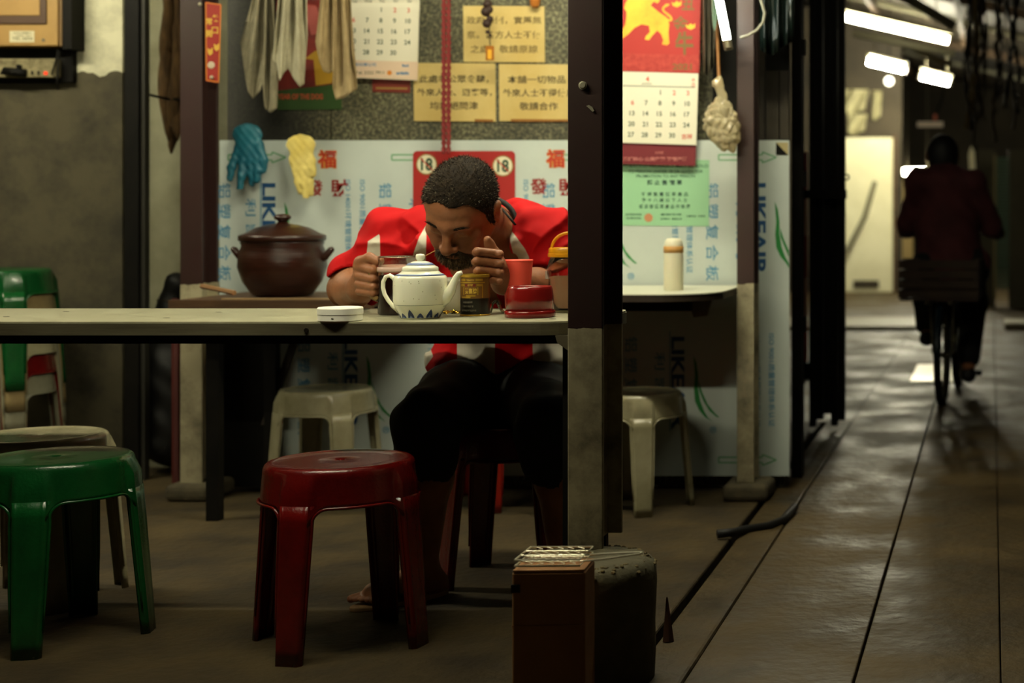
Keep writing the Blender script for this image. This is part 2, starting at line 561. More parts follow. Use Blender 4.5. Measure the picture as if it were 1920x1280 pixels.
# ------------------------------------------------------------------ lamps
tube_lamp('bright fluorescent batten on the stall ceiling over the long table', (-1.72, 4.58, 2.42), (-.52, 4.58, 2.42), .016, M_tube_stall, hang=(0, 0, 1))
tube_lamp('fluorescent batten on the stall ceiling over the stacked stools', (-4.4, 4.75, 2.42), (-3.2, 4.75, 2.42), .016, M_tube_stall)
sl = tube_lamp('slanted cold white fluorescent tube beside the red ox calendar', W(1330, -95, 5.5), W(1363, 74, 5.5), .0135, M_tube_slant, hang=(-.15, 1, 0), hw=.03)
tube_lamp('long glowing fluorescent tube under the sloping alley roof', (W(1560, 26, 13)), W(1778, 76, 13), .03, M_tube_alley, hang=(0, 0, 1), wires=roof_at)
tube_lamp('short glowing tube above the pale far door', W(1628, 114, 17.2), W(1694, 130, 17.2), .04, M_tube_far, wires=roof_at)
tube_lamp('short glowing tube above the cyclist', W(1728, 142, 18), W(1779, 154, 18), .04, M_tube_far, wires=roof_at)
tube_lamp('level glowing tube low behind the cyclist', W(1694, 322, 24), W(1744, 321, 24), .05, M_tube_alley, hang=(0, 1, 0), wires=roof_at)
tube_lamp('low-hung fluorescent batten on wires over the front edge of the long table', (-2.25, 3.3, 1.82), (-1.15, 3.3, 1.82), .014, M_tube_front, wires=2.6)
# ================================================================== posts
def h_post(label, x, y, w_, depth, z0, z1=2.6):
    t = thing('steel_post', label, 'post', (x + w_ / 2, y + depth / 2, z0))
    bx('front_flange', (x, y, z0), (x + w_, y + .012, z1), M_post, t, bevel=.002)
    bx('web', (x + w_ / 2 - .006, y + .012, z0), (x + w_ / 2 + .006, y + depth - .012, z1), M_post, t)
    bx('back_flange', (x, y + depth - .012, z0), (x + w_, y + depth, z1), M_post, t, bevel=.002)
    return t
fp = h_post('brown and dirty white steel post standing in the round concrete footing', -.9415, 3.55, .0775, .195, .266)
for px, py, kind in ((1093, 160, 0), (1107, 202, 1)):
    p = W(px, py, 3.549)
    mb = MB()
    if kind == 0:
        mb.tube([p, p - Vector((0, .004, 0))], .0095, 14)
        mb.tube([p - Vector((0, .004, 0)), p - Vector((0, .006, 0))], [.008, .006], 14)
    else:
        mb.prism([p + Vector(q) for q in ((-.009, 0, .004), (-.003, 0, .006), (.004, 0, .002), (.009, 0, -.007), (.005, 0, -.009), (-.002, 0, -.002))], (0, -.002, 0))
    obj('screw_head' if kind == 0 else 'paint_scrap', mb, mat('bare_metal', '#b9b49a', .3, metal=.5), fp)
h_post('brown and white steel post beside the stewing pot', -2.842, 5.6, .0775, .12, .055)
h_post('brown and white steel post between the counter and the alley', -.893, 5.6, .06, .12, .06)
for X, lab in ((-.863, 'rough stone block under the post next to the alley'), (-2.80, 'rough stone block under the post next to the pot table')):
    mb = MB().box((X - .075, 5.55, 0), (X + .085, 5.76, .06))
    o = obj('stone_block', mb, mat('rough_stone', '#5c543e', .9, col2='#474030', scale=14, bump=.8), bevel=.02, seg=3)
    setp(o, lab, 'stone', 'post footing stones')
bp_ = thing('black_pole', 'slim black steel pole against the stained plaster wall', 'pole', (-3.22, 6.0, 0))
bx('shaft', (-3.243, 5.98, 0), (-3.19, 6.03, 2.6), M_black, bp_)
bx('channel', (-3.19, 5.995, 0), (-3.175, 6.03, 2.6), mat('grey_channel', '#2c2a22', .6), bp_)

# round concrete footing
ft = thing('concrete_footing', 'round concrete footing cast around the brown and white post', 'footing', (-.885, 3.49, 0))
M_foot = mat('footing_concrete', '#5e583f', .85, col2='#464130', scale=7, bump=.6, bscale=22)
M_footr = mat('footing_crumble', '#7a6a44', .95, col2='#3d3624', scale=40, bump=1.0)
prof = [(.148, 0), (.151, .05), (.149, .12), (.151, .2), (.149, .235), (.143, .252), (.128, .262), (.08, .266), (.001, .266)]
mb = MB(); mb.lathe(prof, (0, 0, 0), 48)
for p in mb.v:
    r = math.hypot(p.x, p.y)
    if r > .05:
        k = 1 + .02 * mnoise.noise(Vector((p.x * 9, p.y * 9, p.z * 7)))
        p.x *= k; p.y *= k
        if p.z > .2: p.z += .006 * mnoise.noise(Vector((p.x * 30, p.y * 30, 3)))
obj('footing_body', mb, M_foot, ft, smooth=True, local=True)
mb = MB()
for i in range(90):
    a = random.uniform(-1.6, 1.5); r = random.uniform(.115, .15)
    z = .262 - max(0, r - .128) * .9
    mb.ball((r * math.cos(a), r * math.sin(a), z), random.uniform(.002, .0065), 6, sz=.6)
setp(obj('crumbled_rim', mb, M_footr, ft, local=True), kind='stuff')

# cardboard box and grill
cb = thing('cardboard_box', 'brown cardboard box standing against the concrete footing', 'box', (-.889, 3.25, 0), rz=.06)
M_card = mat('cardboard', '#94683a', .8, col2='#7e542c', scale=4, bump=.15, bscale=60)
obj('box_body', MB().box((-.072, -.055, 0), (.072, .05, .298)), M_card, cb, local=True, bevel=.004)
obj('top_flap', MB().box((-.07, -.054, .298), (.07, .049, .302)), M_card, cb, local=True)
obj('tape_strip', MB().box((-.0725, -.0562, .19), (.0725, -.0548, .192)), mat('tape', '#8a5a2c', .3), cb, local=True)
obj('torn_hole', MB().box((-.0735, -.0565, .258), (-.056, -.05, .274)), mat('hole_dark', '#120c06', .9), cb, local=True)
gr = thing('wire_grill', 'shiny wire grill basket with long handle lying on the cardboard box', 'grill', (-.886, 3.25, .31), rz=.03)
M_wire = mat('bright_wire', '#e8e2c6', .3, metal=.45)
def lwire(pts, r=.0016): return MB().tube(pts, r, 6)
gx0, gx1, gy0, gy1 = -.066, .062, -.062, .06
for z in (.002, .014):
    obj('basket_frame', lwire([(gx0, gy0, z), (gx1, gy0, z), (gx1, gy1, z), (gx0, gy1, z), (gx0, gy0, z)], .002), M_wire, gr, local=True)
    mb = MB()
    for i in range(1, 3):
        y = gy0 + (gy1 - gy0) * i / 3
        mb.tube([(gx0, y, z), (gx1, y, z)], .0016, 5)
    for i in range(1, 6):
        x = gx0 + (gx1 - gx0) * i / 6
        ys = [gy0 + (gy1 - gy0) * j / 6 for j in range(7)]
        mb.tube([(x + (.009 if j % 2 else -.009), y, z) for j, y in enumerate(ys)], .0007, 4)
    obj('wire_mesh', mb, M_wire, gr, local=True)
obj('handle', lwire([(gx1, -.03, .004), (gx1 + .05, -.024, .008), (gx1 + .108, -.008, .013), (gx1 + .112, 0, .013), (gx1 + .108, .008, .013), (gx1 + .05, .024, .008), (gx1, .03, .004)], .0022), M_wire, gr, local=True)
# hose and stake at the gutter
setp(obj('rubber_hose', MB().tube([W(1345, 1008, 4.93) + Vector((0, 0, .012)), W(1375, 1006, 4.95) + Vector((0, 0, .014)), W(1400, 992, 5.05), W(1440, 986, 5.1), W(1468, 975, 5.2), W(1490, 950, 5.4)], .014, 8), mat('black_rubber', '#0b0a08', .6), smooth=True), 'black rubber hose lying across the gutter slot', 'hose')
setp(obj('rusty_stake', MB().tube([(-.765, 3.78, .0), (-.772, 3.80, .10)], [.014, .002], 5), mat('rust', '#4a2a16', .9)), 'short pointed rusty stake beside the concrete footing', 'stake')

# ================================================================== tables
M_formica = mat('grey_white_formica', '#a3a187', .42, col2='#918e74', scale=22, rough2=.3)
M_alu = mat('aluminium_edge', '#6f6954', .38, metal=.4, col2='#575140', scale=14, stretch=(.25, 1, 4))
def rounded(x0, x1, y0, y1, r_near, r_far, n=10):
    """table outline with a rounded end at x1"""
    pts = [(x0, y0)]
    for i in range(n + 1):
        a = -PI / 2 + PI / 2 * i / n
        pts.append((x1 - r_near + r_near * math.cos(a), y0 + r_near + r_near * math.sin(a)))
    for i in range(n + 1):
        a = PI / 2 * i / n
        pts.append((x1 - r_far + r_far * math.cos(a), y1 - r_far + r_far * math.sin(a)))
    pts.append((x0, y1))
    return pts
TZ = .755
tb = thing('long_table', 'long pale laminate table with metal edge carrying the teapot', 'table', (-2.6, 4.03, 0))
out = rounded(-4.6, -.958, 3.784, 4.275, .13, .1)
obj('tabletop', MB().prism([(x, y, TZ) for x, y in out], (0, 0, -.004)), M_formica, tb)
inn = [(x * 1.0, y) for x, y in rounded(-4.6, -.956, 3.782, 4.277, .132, .102)]
mb = MB(); mb.prism([(x, y, TZ - .0042) for x, y in inn], (0, 0, -.028)); obj('edge_band', mb, M_alu, tb)
for x in (-3.3, -2.46, -1.62):
    p = Vector((x, 3.781, TZ - .02))
    obj('edge_screw', MB().tube([p, p - Vector((0, .0025, 0))], .0055, 10), mat('dark_screw', '#241f18', .4, metal=.6), tb)
bx('under_rail', (-4.6, 3.81, TZ - .054), (-1.02, 3.84, TZ - .0325), M_black, tb)
bx('under_rail', (-4.6, 4.2, TZ - .054), (-1.02, 4.23, TZ - .0325), M_black, tb)
for x in (-1.02, -4.3):
    for y in (3.86, 4.19):
        bx('leg', (x - .0125, y - .0125, 0), (x + .0125, y + .0125, TZ - .0325), M_black, tb)
obj('corner_bracket', MB().prism([(-1.035, 3.79, TZ - .033), (-.965, 3.79, TZ - .033), (-.955, 3.79, TZ - .075), (-1.0, 3.79, TZ - .072), (-1.03, 3.79, TZ - .05)], (0, .05, 0)), mat('bracket', '#4d4634', .6), tb)
for (px, py) in ((12, 594), (124, 584), (312, 596), (410, 585), (1036, 598)):
    d = (EYE - TZ) * FPX / (py - CY)
    p = Vector(((px - CX) * d / FPX, d, TZ))
    obj('burn_mark', MB().lathe([(.001, .0003), (.006, .0003), (.006, .0006), (.001, .0007)], p, 8, 1.4, .9), mat('burn', '#2a2114', .9), tb)

ct = thing('counter', 'white laminate counter with rounded end against the printed panel', 'counter', (-1.2, 5.5, 0))
out = rounded(-1.85, -.90, 5.2, 5.78, .2, .02)
obj('countertop', MB().prism([(x, y, .742) for x, y in out], (0, 0, -.004)), mat('white_laminate', '#d8d8c4', .4), ct)
obj('edge_band', MB().prism([(x, y, .738) for x, y in rounded(-1.85, -.902, 5.202, 5.779, .2, .02)], (0, 0, -.022)), mat('dark_edge', '#2a2118', .5), ct)
bx('under_rail', (-1.8, 5.3, .68), (-1.0, 5.34, .716), M_black, ct)
obj('bracket', MB().prism([(-1.02, 5.36, .716), (-.94, 5.36, .716), (-.955, 5.36, .66), (-1.0, 5.36, .655)], (0, .03, 0)), mat('bracket2', '#5a5340', .7), ct)
for x in (-1.5,):
    for y in (5.3, 5.7):
        bx('leg', (x - .0125, y - .0125, 0), (x + .0125, y + .0125, .716), M_black, ct)

M_wood = mat('brown_board', '#5b4026', .6, col2='#3f2b18', scale=5, stretch=(1, 9, 9))
pt = thing('pot_table', 'low brown board table carrying the stewing pot', 'table', (-2.39, 5.45, 0))
bx('board', (-2.66, 5.18, .700), (-2.0, 5.72, .722), M_wood, pt, bevel=.003)
bx('front_trim', (-2.66, 5.165, .688), (-2.0, 5.18, .724), M_wood, pt)
obj('front_panel', MB().prism([(-2.62, 5.2, .688), (-2.02, 5.2, .688), (-2.04, 5.2, .60), (-2.6, 5.2, .60)], (0, .03, 0)), M_black, pt)
for x, y in ((-2.545, 5.24), (-2.56, 5.69)):
    bx('leg', (x - .02, y - .02, 0), (x + .02, y + .02, .70), M_black, pt)
bx('side_board', (-2.80, 5.735, .02), (-2.595, 5.785, .70), M_black, pt)
bx('skirt_board', (-2.44, 5.62, .60), (-2.06, 5.64, .70), M_black, pt)
obj('brace', MB().prism([(-2.60, 5.69, .25), (-2.575, 5.69, .25), (-2.46, 5.69, .58), (-2.485, 5.69, .58)], (0, .02, 0)), M_soot, pt)
setp(obj('wooden_stick', MB().tube([W(378, 536, 5.3), W(440, 549, 5.22)], .008, 6), mat('stick', '#8a6540', .6)), 'short pale wooden stick lying on the pot table', 'stick')
setp(obj('metal_ruler', MB().box((-2.5, 5.19, .7245), (-2.02, 5.215, .7285)), mat('ruler', '#b99c70', .35, metal=.4)), 'flat shiny strip lying along the front of the pot table', 'strip')
pk = thing('small_packet', 'small dark red packet beside the stewing pot', 'packet', (-2.16, 5.5, .722))
bx('packet_body', (-2.21, 5.48, .7225), (-2.12, 5.55, .75), mat('dark_red_packet', '#4a1414', .5), pk, bevel=.004)
bx('packet_flap', (-2.215, 5.475, .75), (-2.115, 5.55, .755), mat('tan_paper', '#7c5a34', .7), pk)

# stewing pot
px_, Y_ = 530, 5.43
pc = Vector(((px_ - CX) * Y_ / FPX, Y_, .7225))
M_clay = mat('brown_glazed_clay', '#28120a', .28, col2='#34180e', scale=9, bump=.25, stretch=(1, 1, 14), coat=.3)
po = thing('stewing_pot', 'brown glazed clay stewing pot with lid and two lug handles', 'pot', pc)
obj('body', MB().lathe([(.075, 0), (.095, .006), (.125, .05), (.141, .10), (.138, .145), (.128, .172), (.132, .182), (.131, .186), (.001, .186)], pc, 48), M_clay, po, smooth=True)
lid = obj('lid', MB().lathe([(.13, .186), (.138, .19), (.138, .205), (.134, .208), (.118, .214), (.085, .232), (.045, .243), (.02, .246), (.016, .252), (.001, .252)], pc, 48), M_clay, po, smooth=True)
obj('knob', MB().lathe([(.014, .25), (.016, .256), (.027, .262), (.028, .27), (.02, .277), (.001, .279)], pc, 24), M_clay, lid, smooth=True)
for s_ in (-1, 1):
    mb = MB()
    mb.tube([pc + Vector((s_ * x, 0, z)) for x, z in ((.128, .125), (.145, .135), (.165, .158), (.172, .162))], [.014, .013, .011, .007], 10)
    obj('handle', mb, M_clay, po, smooth=True)

# bottle on the counter
d = 5.42; bc = Vector(((1263 - CX) * d / FPX, d, .742))
M_wp = mat('milky_plastic', '#d9d5bb', .4, sss=.2)
bo = thing('white_bottle', 'white plastic bottle with orange band standing on the counter', 'bottle', bc)
obj('body', MB().lathe([(.03, 0), (.033, .004), (.033, .125), (.0325, .135), (.001, .135)], bc, 28), M_wp, bo, smooth=True)
obj('band', MB().lathe([(.0325, .128), (.0336, .128), (.0336, .150), (.0325, .150)], bc, 28), mat('orange_band', '#b98a4a', .5), bo, smooth=True)
obj('cap', MB().lathe([(.0315, .135), (.0315, .155), (.029, .168), (.022, .176), (.001, .178)], bc, 28), M_wp, bo, smooth=True)

# ================================================================== plastic stools
def stool_parts():
    H, rt = .43, .150
    wtop = .040
    def rz_(z): return .170 + (.205 - .170) * (1 - z / .42) if z < .42 else .170
    def ang_leg(th):
        a = (th + PI / 4) % (PI / 2) - PI / 4
        return a
    def bulge(s_, w_):
        e = (w_ - abs(s_)) / .012
        e = max(0, min(1, e)); e = e * e * (3 - 2 * e)
        rid = math.exp(-((abs(s_) - w_ * .78) / .006) ** 2) * .003
        return .010 * e + rid
    nth = 128
    prof = [(.001, .4285), (.012, .4285), (.014, .430), (.06, .4295), (.11, .4292), (.142, .4295), (.146, .431), (.152, .4325), (.158, .431), (.1635, .4265), (.167, .419)]
    apr = [.0, .12, .3, .5, .7, .88, 1]
    vs, fs = [], []
    for r, z in prof:
        for j in range(nth):
            th = 2 * PI * j / nth
            vs.append((r * math.cos(th), r * math.sin(th), z))
    def zb(th):
        s_ = abs(ang_leg(th)) * .178
        e = s_ - wtop
        if e <= 0: return .31
        if e < .035: return .345 - (.035 - math.sqrt(max(0, .035 ** 2 - (.035 - e) ** 2)))
        return .345
    for t in apr[1:]:
        for j in range(nth):
            th = 2 * PI * j / nth
            z = .419 + (zb(th) - .419) * t
            r = rz_(z) - .003 + bulge(ang_leg(th) * .175, wtop + .004) * min(1, (.419 - z) / .03)
            vs.append((r * math.cos(th), r * math.sin(th), z))
    rows = len(prof) + len(apr) - 1
    for i in range(rows - 1):
        for j in range(nth):
            j2 = (j + 1) % nth
            fs.append((i*nth+j, (i+1)*nth+j, (i+1)*nth+j2, i*nth+j2))
    seat = MB().add(vs, fs)
    legs, rims = [], []
    for k in range(4):
        ph = k * PI / 2
        nz, ns = 10, 16
        vs, fs = [], []
        for i in range(nz + 1):
            z = .352 * (1 - i / nz)
            w_ = wtop + .003 - .010 * (i / nz)
            r0 = rz_(z)
            for j in range(ns + 3):
                if j == 0 or j == ns + 2:
                    s_ = -w_ if j == 0 else w_; r = r0 - .009
                else:
                    s_ = -w_ + 2 * w_ * (j - 1) / ns; r = r0 - .0026 + bulge(s_, w_ + .001)
                th = ph + s_ / r0
                vs.append((r * math.cos(th), r * math.sin(th), z))
        m_ = ns + 3
        for i in range(nz):
            for j in range(m_ - 1):
                fs.append((i*m_+j, (i+1)*m_+j, (i+1)*m_+j+1, i*m_+j+1))
        legs.append(MB().add(vs, fs))
        path = []
        for i in range(6):
            z = .06 + (.30 - .06) * i / 5
            f = 1 - z / .352
            th = ph + (wtop + .003 - .010 * f) / rz_(z)
            path.append((th, z))
        n = 26
        t0 = ph + (wtop + .001) / .178; t1 = ph + PI / 2 - (wtop + .001) / .178
        for i in range(n + 1):
            # denser near the corners
            u = .5 - .5 * math.cos(PI * i / n)
            th = t0 + (t1 - t0) * u
            path.append((th, zb(th)))
        for i in range(6):
            z = .30 - (.30 - .06) * i / 5
            f = 1 - z / .352
            th = ph + PI / 2 - (wtop + .003 - .010 * f) / rz_(z)
            path.append((th, z))
        pts = [Vector(((rz_(z) + .001) * math.cos(th), (rz_(z) + .001) * math.sin(th), z)) for th, z in path]
        rr = [.0022] * 2 + [.0036] * (len(pts) - 4) + [.0022] * 2
        rims.append(MB().tube(pts, rr, 6))
    return seat, legs, rims
_ST = None
def stool(label, x, y, rz, m, z=0, s=1.0, group=None, sz=None):
    global _ST
    if _ST is None:
        a, b_, c = stool_parts()
        _ST = (mesh_of(a, 'seat', True), [mesh_of(q, 'leg', True) for q in b_], [mesh_of(q, 'arch_rim', True) for q in c])
    t = thing('plastic_stool', label, 'stool', (x, y, z), rz, group)
    t.scale = (s, s, sz or s)
    def put(name, me, sol):
        o = link(bpy.data.objects.new(name, me)); o.parent = t
        if not me.materials: me.materials.append(None)
        o.material_slots[0].link = 'OBJECT'; o.material_slots[0].material = m
        if sol:
            md = o.modifiers.new('thickness', 'SOLIDIFY'); md.thickness = sol; md.offset = -1
    put('seat', _ST[0], .004)
    for q in _ST[1]: put('leg', q, .004)
    for q in _ST[2]: put('arch_rim', q, 0)
    return t
def plastic(name, col, col2):
    m = mat(name, col, .24, col2=col2, scale=8, bump=.12, bscale=150, coat=.25)
    return m
P_red = plastic('red_plastic', '#6a0c09', '#520907')
P_red2 = plastic('bright_red_plastic', '#8f2212', '#7a180e')
P_green = plastic('green_plastic', '#0f4f22', '#0b3f1b')
P_white = plastic('ivory_plastic', '#a8a283', '#8d8768')
P_grey = plastic('grey_white_plastic', '#8b8974', '#77745f')
P_beige = plastic('beige_plastic', '#92805a', '#7b6a48')
stool('dark red plastic stool with worn patterned seat in front of the long table', -1.54, 3.78, math.radians(-10), P_red)
stool('dark green plastic stool with glossy patterned seat in front of the long table', -2.24, 3.83, math.radians(13), P_green)
stool('ivory plastic stool standing close behind the green stool', -2.50, 4.19, math.radians(45), P_white)
stool('ivory plastic stool between the pot table and the seated man', -2.31, 5.55, math.radians(40), P_white, s=.92)
stool('ivory plastic stool under the rounded counter', -1.215, 5.46, math.radians(-70), P_white, s=.92)
stool('red plastic stool under the seated man in black shorts', -1.325, 4.44, math.radians(45), P_red)
stool('bright red plastic stool in shade behind the seated man\'s stool', -1.76, 5.52, math.radians(28), P_red2, s=.95)
for i, (m, lab) in enumerate(((P_grey, 'grey white plastic stool at the bottom of the stack by the wall'), (P_red, 'dark red plastic stool second from the bottom of the stack by the wall'),
                              (P_white, 'ivory plastic stool third from the bottom of the stack by the wall'), (P_grey, 'grey white plastic stool just below the beige one in the stack'),
                              (P_beige, 'beige plastic stool directly under the green top of the stack'), (P_green, 'green plastic stool topping the stack by the plaster wall'))):
    stool(lab, -3.645, 5.88, math.radians(45), m, z=.073 * i, group='stacked stools by the wall')
# ================================================================== printed panel on the back wall
PY = 5.80
M_panel = mat('pale_film_panel', '#b2bcb6', .38, col2='#bec7c0', scale=2.5, spec=.4)
M_blue = mat('print_blue', '#4f86a6', .5)
M_navy = mat('print_navy', '#1d4a76', .5)
M_leaf = mat('print_green', '#1f7a35', .5)
M_arrow = mat('print_arrow_green', '#5f9a6a', .5)
S5 = PY / FPX
def PX(px, py, y=PY): return W(px, py, y)
pn = thing('printed_panel', 'pale film-covered composite panel printed with blue lettering along the back wall', 'panel', (-1.77, PY, .05))
bx('sheet', (-2.80, PY, .05), (-.735, PY + .005, 1.266), M_panel, pn)
fy = PY - .0006
DN, RT = (0, 0, -1), (1, 0, 0)
big, mid, sml, lin, reg, leaves, arrows = [], [], [], [], [], [], []
def leafshape(mb, px, py, y=fy):
    """two blades springing from the top"""
    for pts in ([(0, 0), (6, 14), (9, 38), (9, 60), (13, 85), (20, 104), (27, 116), (37, 125), (22, 116), (11, 103), (3, 86), (1, 62), (3, 38)],
                [(10, 48), (17, 70), (27, 92), (40, 108), (49, 116), (44, 116), (30, 104), (19, 86), (11, 66)]):
        mb.add([PX(px + a, py + b, y) for a, b in pts], [tuple(range(len(pts)))])
def arrowshape(mb, px, py, y=fy, L=108, t=1.3):
    pts = [(0, -5), (82, -5), (82, -10), (L, 0), (82, 10), (82, 5), (0, 5)]
    for i in range(len(pts)):
        a, b = Vector(pts[i]), Vector(pts[(i + 1) % len(pts)])
        n = Vector((-(b - a).y, (b - a).x)).normalized() * t
        mb.add([PX(px + q.x, py + q.y, y) for q in (a - n, b - n, b + n, a + n)], [(0, 1, 2, 3)])
for k in range(4):
    for row, (dx, dy) in enumerate(((0, 0), (154, 288))):
        if row == 1 and k == 3 and False: continue
        o = k * 306.5 + dx
        def ok(px): return 408 < px < 1478
        def col(lst, body, px, y0, y1, wpx, bold):
            y0, y1 = y0 + dy, y1 + dy
            if ok(px - wpx / 2) and ok(px + wpx / 2):
                lst.append((body, PX(px, (y0 + y1) / 2, fy), dict(w_=(y1 - y0) * S5, h=wpx * S5, right=DN, up=RT, bold=bold)))
        col(mid, '铝 塑 复 合 板', 416 + o if k or dx else 421, 343, 527, 24, .012)
        col(big, 'LIKEAIR', 504 + o, 343, 517, 25, .035)
        col(mid, '利 凯 尔', 470 + o, 372, 500, 20, .01)
        col(sml, 'ISO 14001环境管理体系认证', 653 + o - 306.5 * (row == 1) * 0, 337, 512, 12, .012)
        col(sml, 'ISO 9001质量管理体系认证', 680 + o, 337, 512, 12, .012)
        col(reg, '®', 570 + o, 511, 524, 13, .012)
        if ok(489 + o): lin.append((489 + o, 333 + dy, 520 + dy))
        if ok(533 + o):
            leaves.append(MB()); leafshape(leaves[-1], 533 + o, 378 + dy)
        if row == 0 and ok(428 + o):
            for yy in (295, 862):
                arrows.append(MB()); arrowshape(arrows[-1], 428 + o, yy)
# clip the leaf blades at the sheet edge
for q in leaves + arrows:
    for p in q.v: p.x = min(p.x, -.736)
lettering(big, M_navy, pn, label='bold navy lettering printed down the panel')
lettering(mid + reg, M_blue, pn)
lettering(sml, M_blue, pn)
for x, y0, y1 in lin: obj('print_line', MB().add([PX(x - 1, y0, fy), PX(x + 1, y0, fy), PX(x + 1, y1, fy), PX(x - 1, y1, fy)], [(0, 1, 2, 3)]), M_blue, pn)
for q in leaves: obj('leaf_print', q, M_leaf, pn)
for q in arrows: obj('arrow_print', q, M_arrow, pn)
cs = thing('corner_sticker', 'black and tan triangular sticker on the top corner of the panel', 'sticker', PX(1467, 278))
obj('tan_half', MB().prism([PX(1455, 267, PY - .001), PX(1478, 267, PY - .001), PX(1478, 291, PY - .001)], (0, -.001, 0)), mat('tan_sticker', '#a89a6c', .5), cs)
obj('black_half', MB().prism([PX(1455, 267, PY - .001), PX(1478, 291, PY - .001), PX(1455, 290, PY - .001)], (0, -.001, 0)), M_black, cs)

# lucky paper characters
M_redp = mat('red_paper', '#b0301c', .6)
M_goldp = mat('gold_paper', '#c98a3a', .5)
for ch, px, py, s_, lab in (('福', 613, 298, 34, 'red and gold paper fortune character beside the yellow glove'), ('發', 590, 352, 30, 'red paper character partly covered by the tip of the yellow glove'), ('財', 636, 352, 32, 'red paper wealth character next to the small printed column'),
                            ('福', 1041, 297, 34, 'red and gold paper fortune character next to the brown steel post'), ('發', 1010, 349, 30, 'red paper character above the man\'s shoulder'), ('財', 1063, 350, 32, 'red paper wealth character half hidden behind the post')):
    t = thing('paper_character', lab, 'sticker', PX(px, py), group='lucky paper characters')
    if ch == '福':
        mb = MB(); put_text(mb, ch, PX(px, py, PY - .0012), h=s_ * S5 * 1.06, bold=.06); obj('gold_border', mb, M_goldp, t)
    mb = MB(); put_text(mb, ch, PX(px, py, PY - .0018), h=s_ * S5, bold=.02); obj('character', mb, M_redp if ch == '福' else mat('deep_red_paper', '#8a1c18', .6), t)

# red age sign
rs = thing('age_sign', 'red plastic sign with two crossed-out white eighteen discs behind the man', 'sign', PX(870, 350))
def rrect(x0, y0, x1, y1, r, y, n=5):
    pts = []
    for cx, cy, a0 in ((x1 - r, y0 + r, -PI / 2), (x1 - r, y1 - r, 0), (x0 + r, y1 - r, PI / 2), (x0 + r, y0 + r, PI)):
        for i in range(n + 1):
            a = a0 + PI / 2 * i / n
            pts.append(PX(cx + r * math.cos(a), cy + r * math.sin(a), y))
    return pts
M_signred = mat('sign_red', '#9c1f1c', .45)
obj('plate', MB().prism(rrect(775, 283, 966, 440, 8, PY - .002), (0, -.003, 0)), M_signred, rs)
def disc(px, py, rp, y, n=28, t=-.0006): return MB().prism([PX(px + rp * math.cos(2 * PI * i / n), py + rp * math.sin(2 * PI * i / n), y) for i in range(n)], (0, t, 0))
for cx, cy in ((800, 308), (943, 311)):
    o = obj('disc', disc(cx, cy, 20, PY - .0052), mat('disc_rim', '#8c6a3a', .5), rs)
    obj('disc_face', disc(cx, cy, 17.5, PY - .006), mat('disc_white', '#d8d2b4', .5), o)
    mb = MB(); put_text(mb, '18', PX(cx, cy, PY - .0070), h=24 * S5, w_=22 * S5, bold=.03); obj('lettering', mb, mat('eighteen_green', '#14402a', .5), o)
    mb = MB(); mb.add([PX(cx + a, cy + b, PY - .0074) for a, b in ((-12.6, -11.2), (-11, -12.6), (12.6, 11.2), (11, 12.6))], [(0, 1, 2, 3)]); obj('slash', mb, M_redp, o)

# green notice
gn = thing('green_notice', 'pale green printed notice under the red ox calendar', 'notice', PX(1220, 360))
obj('sheet', MB().prism([PX(1100, 296, PY - .001), PX(1330, 300, PY - .001), PX(1329, 424, PY - .001), PX(1100, 422, PY - .001)], (0, -.001, 0)), mat('green_paper', '#8fbf95', .6), gn)
M_ink = mat('dark_ink', '#24423a', .6)
ny = PY - .0026
lettering([('NO TOBACCO PRODUCT MAY BE SOLD', PX(1238, 311, ny), dict(w_=180 * S5, h=6 * S5)), ('TO PERSON UNDER 18 OR GIVEN FOR', PX(1248, 321, ny), dict(w_=140 * S5, h=6 * S5)),
           ('PROMOTION TO ANY PERSON', PX(1248, 330, ny), dict(w_=110 * S5, h=6 * S5)), ('禁 止 售 煙 草', PX(1246, 342, ny), dict(w_=66 * S5, h=10 * S5, bold=.03)),
           ('不 得 售 賣 煙 草 產 品', PX(1246, 364, ny), dict(w_=88 * S5, h=8 * S5)), ('予 十 八 歲 以 下 人 士', PX(1246, 375, ny), dict(w_=86 * S5, h=8 * S5)), ('或 派 發 煙 草 產 品 作 推 廣', PX(1246, 387, ny), dict(w_=96 * S5, h=8 * S5))], M_ink, gn)
obj('emblem', disc(1216, 408, 8, ny, 16), mat('emblem_orange', '#b8805a', .5), gn)
lettering([('香港特別行政區', PX(1188, 402, ny), dict(w_=30 * S5, h=4 * S5)), ('煙草控制', PX(1188, 409, ny), dict(w_=28 * S5, h=4 * S5)), ('查詢熱線', PX(1258, 402, ny), dict(w_=40 * S5, h=4 * S5)), ('2961 8823', PX(1258, 410, ny), dict(w_=40 * S5, h=4 * S5)), ('1833 183', PX(1305, 405, ny), dict(w_=34 * S5, h=4 * S5))], M_ink, gn)

